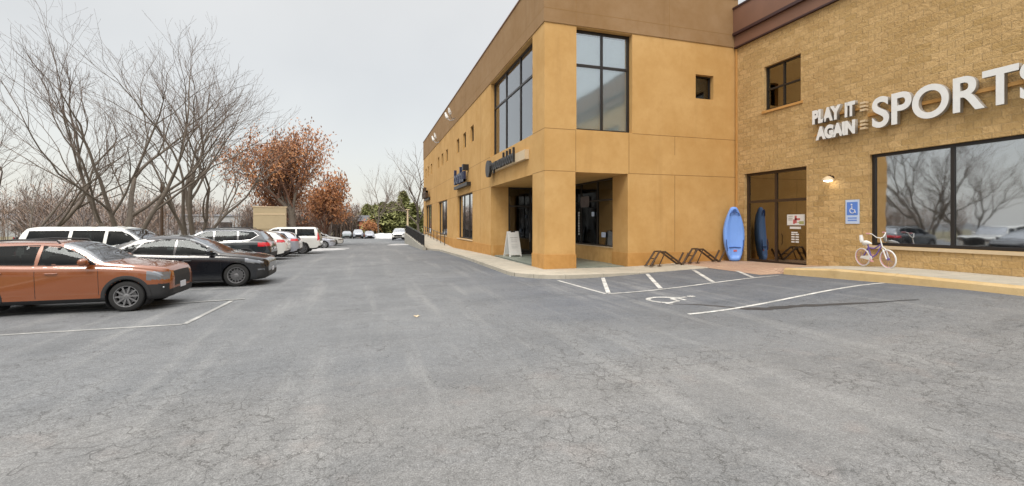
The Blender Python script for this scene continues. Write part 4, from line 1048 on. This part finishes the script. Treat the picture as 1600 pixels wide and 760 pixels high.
# orange crossover
L2 = 4.48
OC = spec(L=L2, W=1.82, wr=.345, ra=.40, axles=(-.80, -3.45), paint='p_orange', rim='rimd', spokes=10, spw=.03, lip=.065, clad=.13,
  topp=[(0, .72), (-.03, .86), (-.12, .96), (-.5, 1.035), (-1.0, 1.09), (-1.2, 1.12), (-1.7, 1.43), (-2.05, 1.56), (-2.5, 1.60), (-3.3, 1.585), (-3.8, 1.52), (-4.1, 1.36), (-4.32, 1.12), (-4.42, .98), (-4.48, .8)],
  beltp=[(0, .70), (-.3, .90), (-.9, .99), (-1.4, 1.02), (-2.5, 1.04), (-3.6, 1.08), (-4.3, 1.06), (-4.48, .76)],
  botp=[(0, .34), (-.12, .26), (-.5, .23), (-4.0, .23), (-4.35, .30), (-4.48, .42)], planp=planfor(1.82, L2, .72, .8, .4),
  windows=[[(-1.38, 1.08), (-2.40, 1.09), (-2.38, 1.50), (-2.1, 1.485), (-1.72, 1.33)], [(-2.47, 1.09), (-3.35, 1.12), (-3.33, 1.49), (-2.45, 1.51)], [(-3.42, 1.13), (-3.85, 1.17), (-3.62, 1.44), (-3.40, 1.485)]],
  wind=(-2.05, -1.22), rear=(-4.3, -3.95), cab=(-4.0, -1.3), keyx=[-1.22, -2.05, -3.95, -4.3], seats=(-2.2, -3.1), mirmat='p_orange',
  regions=[('headlight', lambda x, y, z, t: -.42 < x < -.02 and y > .50 and .70 < z < .86+.04*(-x/.4)),
           ('grille', lambda x, y, z, t: x > -.09 and y < .50 and .52 < z < .84), ('front_bumper_trim', lambda x, y, z, t: x > -.45 and y > .55 and .36 < z < .60 and x < -.04), ('front_bumper_trim', lambda x, y, z, t: x > -.4 and z < .44),
           ('taillight', lambda x, y, z, t: x < -4.1 and .9 < z < 1.08 and y > .5), ('rear_bumper_trim', lambda x, y, z, t: x < -4.2 and z < .6)],
  seams=[((-1.30, -1.32), .40, 1.0), ((-2.42, -2.44), .36, 1.03), ((-3.36, -3.30), .62, 1.07)], handles=(-2.15, -3.1), handmat='p_orange', mirror=(-1.5, 1.14), rails=(-3.7, -2.1),
  boxes=[('number_plate', 'plate', (.0, .02), -.16, .16, .44, .58), ('fog_lamp_trim', 'chrome', (-.16, -.10), -.80, -.60, .50, .535), ('fog_lamp_trim', 'chrome', (-.16, -.10), .60, .80, .50, .535)])
build_car('parked_car', 'burnt orange crossover with black wheel arches, nearest car to the camera', OC, placed(-4.42, 13.4), 0, .03)
# graphite SUV with bright window trim: tail to the aisle
L3 = 4.95
GS = spec(L=L3, W=1.95, wr=.37, ra=.42, axles=(-.95, -3.9), paint='p_graphite', rim='rimd', lip=.05, clad=.12,
  topp=[(0, .8), (-.04, .95), (-.15, 1.05), (-.6, 1.12), (-1.25, 1.18), (-1.8, 1.52), (-2.15, 1.69), (-2.6, 1.75), (-3.6, 1.75), (-4.25, 1.69), (-4.42, 1.62), (-4.72, 1.22), (-4.87, 1.06), (-4.92, .9), (-4.95, .72)],
  beltp=[(0, .78), (-.3, .98), (-1.0, 1.07), (-1.5, 1.09), (-2.6, 1.11), (-3.8, 1.15), (-4.7, 1.12), (-4.95, .70)],
  botp=[(0, .36), (-.12, .27), (-.5, .24), (-4.4, .24), (-4.8, .32), (-4.95, .44)], planp=planfor(1.95, L3, .72, .84, .4),
  windows=[[(-1.5, 1.15), (-2.58, 1.17), (-2.56, 1.62), (-2.25, 1.605), (-1.9, 1.43)], [(-2.65, 1.17), (-3.55, 1.19), (-3.53, 1.63), (-2.63, 1.63)], [(-3.62, 1.195), (-4.1, 1.235), (-4.38, 1.42), (-4.2, 1.58), (-3.6, 1.625)]],
  wind=(-2.15, -1.28), rear=(-4.7, -4.42), cab=(-4.4, -1.4), keyx=[-1.28, -2.15, -4.42, -4.7], seats=(-2.4, -3.35),
  regions=[('headlight', lambda x, y, z, t: x > -.4 and y > .5 and .78 < z < .93), ('grille', lambda x, y, z, t: x > -.09 and y < .5 and .5 < z < .92),
           ('taillight', lambda x, y, z, t: x < -4.42 and .93 < z < 1.10 and y > .36), ('rear_bumper_trim', lambda x, y, z, t: x < -4.6 and z < .62)],
  seams=[((-1.4, -1.42), .42, 1.06), ((-2.6, -2.62), .38, 1.1), ((-3.58, -3.5), .66, 1.13)], handles=(-2.35, -3.35), mirror=(-1.66, 1.2), rails=(-4.1, -2.1),
  chrome=[[(-1.55, 1.15), (-1.9, 1.445), (-2.25, 1.62), (-2.6, 1.64), (-3.6, 1.64), (-4.2, 1.60), (-4.42, 1.43), (-4.1, 1.22), (-3.6, 1.18), (-3.0, 1.17)]],
  boxes=[('number_plate', 'plate', (-4.965, -4.95), -.16, .16, .72, .86)])
def tail_to_aisle(y, xr, L_): return placed(xr-L_, y)     # rotated 180 degrees: the tail ends at xr
build_car('parked_car', 'graphite SUV with bright window trim and red tail lamp, parked tail out', GS, tail_to_aisle(25.0, -4.4, L3), math.pi, .035)
# white crossover, silver crossover: same family, other paint and lamp
def variant(base, **k): d = dict(base); d.update(k); return d
WC = variant(OC, paint='p_white', cladmat='plastic', clad=.10, lip=.03, mirmat='p_white', handmat='p_white', rails=None,
  regions=OC['regions'][:4]+[('taillight', lambda x, y, z, t: x < -3.98 and .98 < z < 1.13 and y > .42), ('rear_bumper_trim', lambda x, y, z, t: x < -4.35 and z < .5), ('number_plate', lambda x, y, z, t: x < -4.46 and y < .2 and .72 < z < .86)])
build_car('parked_car', 'white crossover parked tail out next to the graphite SUV', WC, tail_to_aisle(28.95, -4.35, L2), math.pi, .04)
SC = variant(WC, paint='p_silver', mirmat='p_silver', handmat='p_silver', rim='rims')
build_car('parked_car', 'silver crossover with red tail lamp between two white vehicles', SC, tail_to_aisle(32.1, -4.1, L2), math.pi, .045)
# big white SUV
L5 = 5.35
BW = spec(L=L5, W=2.03, wr=.40, ra=.46, axles=(-1.0, -4.2), paint='p_white', rim='rimd', lip=.0, clad=.08, tumble=.30,
  topp=[(0, .9), (-.04, 1.05), (-.15, 1.12), (-1.3, 1.22), (-1.5, 1.26), (-2.0, 1.62), (-2.3, 1.80), (-2.7, 1.87), (-4.8, 1.87), (-5.05, 1.82), (-5.18, 1.5), (-5.28, 1.15), (-5.32, 1.0), (-5.35, .75)],
  beltp=[(0, .88), (-.3, 1.06), (-1.2, 1.14), (-5.2, 1.19), (-5.35, .73)], botp=[(0, .42), (-.2, .32), (-4.9, .32), (-5.25, .40), (-5.35, .5)], planp=planfor(2.03, L5, .78, .9, .4, .2),
  windows=[[(-1.7, 1.22), (-2.75, 1.24), (-2.73, 1.73), (-2.35, 1.71), (-2.1, 1.58)], [(-2.85, 1.24), (-3.75, 1.25), (-3.73, 1.74), (-2.83, 1.74)], [(-3.85, 1.25), (-5.0, 1.27), (-4.92, 1.73), (-3.83, 1.74)]],
  wind=(-2.3, -1.5), rear=(-5.2, -5.03), cab=(-5.0, -1.6), keyx=[-1.5, -2.3, -5.03, -5.2], seats=(-2.6, -3.5), mirmat='p_white', mirror=(-1.9, 1.3),
  regions=[('headlight', lambda x, y, z, t: x > -.3 and y > .6 and .85 < z < 1.02), ('grille', lambda x, y, z, t: x > -.09 and y < .6 and .55 < z < 1.0),
           ('taillight', lambda x, y, z, t: x < -5.14 and .95 < z < 1.5 and y > .72), ('rear_bumper_trim', lambda x, y, z, t: x < -5.2 and z < .55), ('number_plate', lambda x, y, z, t: x < -5.3 and y < .2 and .78 < z < .92)],
  seams=[((-1.55, -1.57), .5, 1.12), ((-2.8, -2.8), .45, 1.15), ((-3.8, -3.75), .8, 1.17)], handles=(-2.55, -3.55), handmat='p_white')
build_car('parked_car', 'large boxy white SUV with dark side glass, parked tail out past the silver car', BW, tail_to_aisle(35.6, -3.2, L5), math.pi, .05)
# sedans beyond
L6 = 4.7
SD = spec(L=L6, W=1.82, wr=.33, ra=.375, axles=(-.9, -3.65), paint='p_silver', rim='rims', clad=.05,
  topp=[(0, .6), (-.04, .7), (-.2, .78), (-1.1, .93), (-1.3, .96), (-1.9, 1.28), (-2.25, 1.42), (-2.7, 1.46), (-3.2, 1.42), (-3.9, 1.12), (-4.1, 1.06), (-4.5, 1.03), (-4.64, .95), (-4.7, .7)],
  beltp=[(0, .58), (-.3, .76), (-1.2, .91), (-2.6, .94), (-4.4, .98), (-4.7, .68)], botp=[(0, .3), (-.2, .2), (-4.4, .2), (-4.7, .36)], planp=planfor(1.82, L6, .66, .8),
  windows=[[(-1.5, .98), (-2.55, 1.0), (-2.53, 1.36), (-2.3, 1.34), (-1.95, 1.2)], [(-2.62, 1.0), (-3.5, 1.02), (-3.4, 1.22), (-3.0, 1.35), (-2.6, 1.37)]],
  wind=(-2.25, -1.32), rear=(-3.9, -3.25), cab=(-3.9, -1.4), keyx=[-1.32, -2.25, -3.25, -3.9], seats=(-2.35, -3.1), mirmat='p_silver', mirror=(-1.62, 1.04),
  regions=[('headlight', lambda x, y, z, t: x > -.45 and y > .5 and .60 < z < .72), ('grille', lambda x, y, z, t: x > -.08 and y < .5 and .35 < z < .6), ('taillight', lambda x, y, z, t: x < -4.4 and .78 < z < .95 and y > .4)],
  seams=[((-1.4, -1.4), .3, .9), ((-2.58, -2.6), .3, .94)], handles=(-2.35, -3.3))
build_car('parked_car', 'silver grey sedan parked nose out beyond the large white SUV', SD, placed(-2.9, 45.6), 0, .07, True)
build_car('parked_car', 'small white sedan half hidden behind the silver grey sedan', variant(SD, paint='p_white', mirmat='p_white'), placed(-2.6, 53.0), 0, .09, False)
build_car('parked_car', 'white SUV showing only its roof behind the black crossover', variant(BW, rim='rims'), placed(-5.9, 20.3), 0, .06, True)
# distant row, noses towards us
for px, t, pt, base, lab in ((542, 88, 'p_dgreen', SD, 'dark green sedan in the far row facing the lane'), (560, 88, 'p_silver', GS, 'grey SUV in the far row between two sedans'), (578, 88, 'p_silver', SD, 'pale silver sedan in the far row nearest the snow')):
    x, y = at(px, t)
    build_car('parked_car', lab, variant(base, paint=pt, mirmat=pt, chrome=None), placed(x, y), -math.pi/2+.05, .14, False, 'cars in the far row')
x, y = at(622, 72); build_car('parked_car', 'white SUV facing the camera beside the end of the ramp wall', variant(BW, L=L5), placed(x, y), -math.pi/2-.15, .12, False)
for px, t, pt, lab in ((100, 62, 'p_graphite', 'dark sedan in the opposite lot left of the pole'), (165, 66, 'p_white', 'white sedan in the opposite lot behind the bare tree')):
    x, y = at(px, t); build_car('parked_car', lab, variant(SD, paint=pt, mirmat=pt), placed(x, y), .3, .12, False)
# ------------------------------------------------------------------ trees
def grow(mb, tw, p, d, ln, r, lvl, rng, P, tips):
    """one limb of several bending segments, then its children"""
    n = 4 if lvl < 3 else 3; pts = [p.copy()]; q = p.copy(); dd = d.copy()
    for i in range(n):
        dd = (dd + Vector((rng.uniform(-1, 1), rng.uniform(-1, 1), rng.uniform(-.6, 1)))*P['wig'] + Vector((0, 0, P['up']*(.5 if lvl else 1)))).normalized()
        q = q + dd*ln/n; pts.append(q.copy())
    r1 = max(r*P['tap'], .004); rad = [r+(r1-r)*i/n for i in range(n+1)]
    (mb if lvl < P['wood'] else tw).tube(pts, rad, 7 if lvl == 0 else (5 if lvl < 3 else 3), cap=False)
    if lvl >= P['lv']: tips.append(pts[-1]); tips.append(pts[-2]); return
    k = rng.choice(P['kids'][min(lvl, len(P['kids'])-1)])
    for i in range(k):
        f = 1 if i == 0 else rng.uniform(.35, 1); j = min(n-1, int(f*n)); base = pts[j]+(pts[j+1]-pts[j])*(f*n-j) if f < 1 else pts[-1]
        ax = dd.orthogonal(); ax.rotate(Matrix.Rotation(rng.uniform(0, 2*math.pi), 3, dd)); ang = rng.uniform(*P['ang'])*(.55 if i == 0 else 1)
        nd = dd.copy(); nd.rotate(Matrix.Rotation(ang, 3, ax))
        grow(mb, tw, base, nd, ln*rng.uniform(*P['shr']), rad[j]*(.8 if i == 0 else .62), lvl+1, rng, P, tips)
def bare_tree(name, label, x, y, H, stems, P, seed, cat='tree', group=None, parts=('trunk', 'crown'), mats=('bark', 'twig'), lean=(0, 0)):
    rng = random.Random(seed); z = gz(x, y); o = tag(empty(name, (x, y, z-.05)), label, cat, group)
    mb, tw, tips = MB(), MB(), []
    if stems == 1:
        d = Vector((lean[0], lean[1], 1)).normalized(); grow(mb, tw, Vector((0, 0, 0)), d, H*P['first'], H*P['rad'], 0, rng, P, tips)
    else:
        mb.tube([(0, 0, -.1), (0, 0, .5), (0, 0, .75)], [H*P['rad']*1.9, H*P['rad']*1.5, H*P['rad']*1.3], 10)
        for k in range(stems):
            a = 2*math.pi*(k+rng.uniform(-.25, .25))/stems; tl = rng.uniform(*P['spread'])
            d = Vector((math.cos(a)*tl, math.sin(a)*tl, 1)).normalized(); grow(mb, tw, Vector((math.cos(a)*.12, math.sin(a)*.12, .35)), d, H*P['first']*rng.uniform(.85, 1.1), H*P['rad']*rng.uniform(.55, .85), 0, rng, P, tips)
    mb.build(parts[0], mats[0], o, smooth=True); tw.build(parts[1], mats[1], o)
    return o, tips, rng
VASE = dict(wig=.17, up=.045, tap=.60, wood=3, lv=6, kids=[(3, 3), (3, 4), (3, 3), (3, 2), (2, 3), (2, 2)], ang=(.28, .78), shr=(.56, .76), first=.36, rad=.0155, spread=(.28, .80))
x, y = at(303, 28.5); bare_tree('bare_tree', 'leafless many stemmed tree spreading behind the graphite SUV', x, y, 11.6, 6, dict(VASE, spread=(.2, .72)), 7); bpy.context.scene.objects['bare_tree'].scale = (1.12, 1.12, 1.0)
x, y = at(196, 21.5); bare_tree('bare_tree', 'leafless tree nearest the camera at the edge of the lot', x, y, 12.6, 4, VASE, 12)
x, y = at(20, 19.5); bare_tree('bare_tree', 'leafless tree on the verge left of the others', x, y, 8.8, 4, VASE, 5)
def leaves(parent, tips, rng, n, size, spread, mats, name='foliage', zmin=None):
    mb = MB()
    for _ in range(n):
        t = rng.choice(tips); c = t+Vector((rng.gauss(0, spread), rng.gauss(0, spread), rng.gauss(0, spread)))
        if zmin and c.z < zmin: continue
        u = Vector((rng.gauss(0, 1), rng.gauss(0, 1), rng.gauss(0, 1))).normalized(); v = u.orthogonal().normalized()*size*rng.uniform(.3, .6); u = u*size*rng.uniform(.6, 1.2)
        mb.face([c-u, c+v*.9-u*.1, c+u, c-v*.9+u*.1], rng.choices(range(len(mats)), [5, 3, 2][:len(mats)])[0])
    return mb.build(name, mats, parent)
OAK = dict(wig=.14, up=.05, tap=.7, wood=2, lv=5, kids=[(7, 8), (4, 5), (3, 4), (3, 3), (2, 3)], ang=(.35, 1.0), shr=(.62, .86), first=.20, rad=.019, spread=(.3, .6))
x, y = at(460, 43.5); o, tips, rng = bare_tree('oak_tree', 'oak holding dense rust coloured leaves behind the tan sign', x, y, 13.6, 1, OAK, 3, mats=('bark', 'barkred'), parts=('trunk', 'branches'))
o.scale = (1.14, 1.14, 1.50)
leaves(o, tips, rng, 12500, .12, .30, ['leaf1', 'leaf2', 'leaf3'], 'crown', 2.5)
x, y = at(508, 52); o, tips, rng = bare_tree('oak_tree', 'smaller oak with thinner rust leaves at the end of the car row', x, y, 9.0, 1, OAK, 8, mats=('barkred', 'barkred'), parts=('trunk', 'branches'))
o.scale = (.95, .95, 1.5)
leaves(o, tips, rng, 3800, .17, .32, ['leaf1', 'leaf2', 'leaf3'], 'crown', 1.6)
FARB = dict(wig=.14, up=.04, tap=.64, wood=2, lv=5, kids=[(5, 6), (4, 4), (3, 4), (2, 3), (2, 3)], ang=(.35, .8), shr=(.56, .74), first=.36, rad=.013, spread=(.2, .5))
x, y = at(655, 78); bare_tree('bare_tree', 'tall leafless tree rising behind the far end of the stucco building', x, y, 17.5, 1, FARB, 21)
x, y = at(591, 92); bare_tree('bare_tree', 'thin leafless tree standing in front of the evergreens', x, y, 12, 1, dict(FARB, first=.5), 33)
x, y = at(690, 105); bare_tree('bare_tree', 'leafless tree behind the building near the pale light pole', x, y, 14, 1, FARB, 35)
def evergreen(label, px, t, H, Rr, seed):
    rng = random.Random(seed); x, y = at(px, t); o = tag(empty('evergreen_tree', (x, y, gz(x, y))), label, 'tree', 'evergreens beyond the ramp')
    mb = MB(); mb.tube([(0, 0, -.2), (0, 0, H*.95)], [H*.02, .02], 7); mb.build('trunk', 'bark', o)
    mb = MB()
    for _ in range(int(3000*Rr/2.5)):
        f = rng.random()**.8; z = H*(.08+.9*f); a = rng.uniform(0, 6.283); lob = 1+.25*math.sin(a*3+z*1.3+seed)+.15*math.sin(z*4)
        rr = Rr*min(1, 1.35*(1-f))**.7*lob*rng.uniform(.35, 1)+.15; c = Vector((rr*math.cos(a), rr*math.sin(a), z-rr*.12+rng.uniform(-.2, .2)))
        u = Vector((math.cos(a)+rng.gauss(0, .4), math.sin(a)+rng.gauss(0, .4), rng.gauss(-.1, .35)))*.46; v = Vector((-math.sin(a), math.cos(a), rng.gauss(0, .5)))*.2
        mb.face([c-u, c+v, c+u, c-v], 0 if rng.random() < .6 else 1)
    mb.build('crown', ['needle1', 'needle2'], o)
for i, (px, t, H, Rr, lab) in enumerate(((574, 108, 7.6, 2.9, 'dark evergreen at the left end of the evergreen clump'), (598, 100, 7.6, 4.0, 'broad low evergreen second in the clump'), (614, 104, 8.0, 3.8, 'broad evergreen in the middle of the clump'), (630, 100, 10.2, 2.3, 'tallest pointed evergreen beside the pale light pole'), (646, 104, 7.6, 3.6, 'evergreen at the right end of the clump by the building'), (586, 112, 7.6, 3.4, 'evergreen set back behind the thin leafless tree'))):
    evergreen(lab, px, t, H, Rr, 50+i)
# russet shrub before the evergreens
x, y = at(581, 97); o, tips, rng = bare_tree('russet_shrub', 'low orange brown leafy tree below the evergreens', x, y, 3.6, 3, dict(FARB, spread=(.2, .5), rad=.02), 44, 'shrub', mats=('barkred', 'barkred'), parts=('trunk', 'branches'))
leaves(o, tips, rng, 1800, .2, .35, ['leaf1', 'leaf3'], 'crown', .3)
# far woods: stems and twig tangle as one mass
def wood(name, label, n, xf, yf, h0, h1, seed, mats, tw=26, wd=.05):
    rng = random.Random(seed); mb = MB()
    for _ in range(n):
        x, y = xf(rng), yf(rng); z = gz(x, y); H = rng.uniform(h0, h1)
        mb.tube([(x, y, z), (x+rng.gauss(0, .2), y, z+H*.5), (x+rng.gauss(0, .5), y+rng.gauss(0, .3), z+H)], [wd*1.8, wd*1.1, .01], 3, rng.randrange(2), cap=False)
        for _k in range(tw):
            a = rng.uniform(0, 6.28); q = rng.uniform(.12, .95); l = H*.32*(1.15-q); b = Vector((x, y, z+H*q)); e = b+Vector((math.cos(a)*l, math.sin(a)*l, l*rng.uniform(.3, 1)))
            sd_ = Vector((-math.sin(a), math.cos(a), 0))*wd*rng.uniform(.6, 2.2); mb.face([b, e+sd_, e-sd_*.3], rng.randrange(2))
    o = mb.build(name, mats); tag(o, label, None, None, 'stuff'); return o
wood('far_woods', 'brown leafless woods along the horizon', 900, lambda r: r.uniform(-150, 62), lambda r: r.uniform(150, 210), 7, 11.5, 1, ['brush1', 'brush2'], 40, .10)
wood('brush', 'brown leafless brush behind the left hand trees', 380, lambda r: r.uniform(-62, -20), lambda r: 62+r.uniform(-14, 16), 4.5, 7.6, 2, ['brush1', 'brush2'], 60, .03)
wood('brush', 'brown thicket beyond the far row of cars', 380, lambda r: r.uniform(-26, -2), lambda r: r.uniform(106, 124), 5, 8, 3, ['brush1', 'brush2'], 50, .06)
# ------------------------------------------------------------------ background structures and street furniture
x, y = at(422, 40); b = tag(empty('sign_board', (x, y, gz(x, y)), R(4)), 'tan monument sign board standing before the rust leaved oak', 'sign')
mb = MB(); mb.box(-1.28, 1.28, -.13, .13, 1.75, 3.62); mb.build('panel', 'tan', b, bevel=.03)
mb = MB(); mb.box(-1.33, 1.33, -.16, .16, 3.622, 3.72); mb.box(-1.2, 1.2, -.15, -.131, 2.98, 3.12); mb.build('cap', 'cream', b)
mb = MB(); mb.box(-1.0, 1.0, -.1, .1, -.1, 1.748); mb.build('base', 'tan', b)
x, y = at(253, 33); p = tag(empty('wooden_pole', (x, y, gz(x, y))), 'thin brown pole standing between the two leafless trees', 'pole')
mb = MB(); mb.tube([(0, 0, -.2), (0, 0, 5.1)], [.11, .09], 10); mb.build('pole', 'rust', p); mb = MB(); mb.lathe([(.0, 5.16), (.13, 5.12), (.13, 5.08), (0, 5.06)], (0, 0, 0), 'Z', 10); mb.build('cap', 'rust', p)
x, y = at(637, 76); p = tag(empty('light_pole', (x, y, gz(x, y))), 'pale lamp pole in front of the evergreens near the ramp', 'lamp post')
mb = MB(); mb.tube([(0, 0, -.1), (0, 0, 4.9)], [.20, .13], 10); mb.build('pole', 'cream', p); mb = MB(); mb.box(-.3, .3, -.2, .2, 4.902, 5.06); mb.build('lamp_head', 'cream', p)
def house(label, px, t, wdt, dep, hgt, mat, roofh, rz=0, roofmat='darkroof', wins=3, snowy=False, cat='building', name='warehouse'):
    x, y = at(px, t); o = tag(empty(name, (x, y, gz(x, y)-.3), rz), label, cat); h = wdt/2
    mb = MB(); mb.box(-h, h, 0, dep, 0, hgt); mb.build('wall', mat, o)
    mb = MB(); mb.prism([(-.3, hgt+.003), (dep+.3, hgt+.003), (dep/2, hgt+roofh)], lambda u, v, d: (d, u, v), -h-.3, h+.3); mb.build('roof', roofmat, o)
    for i in range(wins):
        xx = -h+wdt*(i+.5)/wins; mb = MB(); mb.box(xx-.06*wdt, xx+.06*wdt, -.05, .03, hgt*.35, hgt*.7); f = mb.build('window', 'frame', o)
        mb = MB(); mb.box(xx-.055*wdt, xx+.055*wdt, -.07, -.052, hgt*.37, hgt*.68); mb.build('pane', 'glass_shop', f)
house('long pale grey warehouse across the lot behind the leafless tree', 352, 120, 26, 12, 5.3, 'whbuild', .5, R(12), 'darkroof', 5)
house('low pale shed with a grey roof at the far left', 60, 110, 24, 10, 4.5, 'whbuild', 1.2, R(25), 'darkroof', 4)
house('dark low house with a pale roof among the evergreens', 612, 106, 8.5, 6, 2.8, 'bark', .9, R(-8), 'steel', 2, name='house')
house('small red brick house beside the russet shrub', 578, 101, 4.5, 5, 3.9, 'redbrick', 1.3, R(0), 'darkroof', 2, name='house')
for i, (px, t, rx, ry, h, lab) in enumerate(((599, 92, 3.6, 1.8, 1.0, 'wide heap of old snow beyond the lane'), (588, 96, 2.4, 1.6, .8, 'smaller snow heap beside the far silver sedan'), (612, 90, 3.0, 1.5, .9, 'snow heap behind the white SUV'), (622, 50, 1.3, .8, .16, 'thin patch of snow at the foot of the ramp wall'), (503, 38.5, 1.7, 2.6, .12, 'thin snow crust at the end of the verge'), (640, 96, 5, 2, .9, 'snow heap under the pale light pole'))):
    x, y = at(px, t); tag(mound(x, y, rx, ry, h, i), lab, 'snow heap')

# added woods behind the viewpoint, out of view, to darken reflections in glass and paint
wood('far_woods', 'brown leafless woods added out of view behind the viewpoint to darken reflections', 420, lambda r: r.uniform(-130, 90), lambda r: r.uniform(-95, -70), 8, 13, 6, ['brush1', 'brush2'], 26, .16)

mb = MB(); q = [(.0, -.07, 0), (.035, -.03, .012), (.075, -.02, .02), (.04, .015, .01), (.045, .065, .022), (.0, .045, .008), (-.045, .065, .02), (-.04, .015, .012), (-.075, -.02, .025), (-.035, -.03, .01)]
n_ = len(q); mb.v = q + [(a, b, c+.003) for a, b, c in q]; mb.f = [tuple(range(n_)), tuple(range(2*n_-1, n_-1, -1))]+[(i, (i+1) % n_, n_+(i+1) % n_, n_+i) for i in range(n_)]; mb.m = [0]*len(mb.f)
o = mb.build('fallen_leaf', 'cream'); o.location = (.98, 10.0, .006); tag(o, 'single pale fallen leaf lying on the asphalt in mid lane', 'leaf')
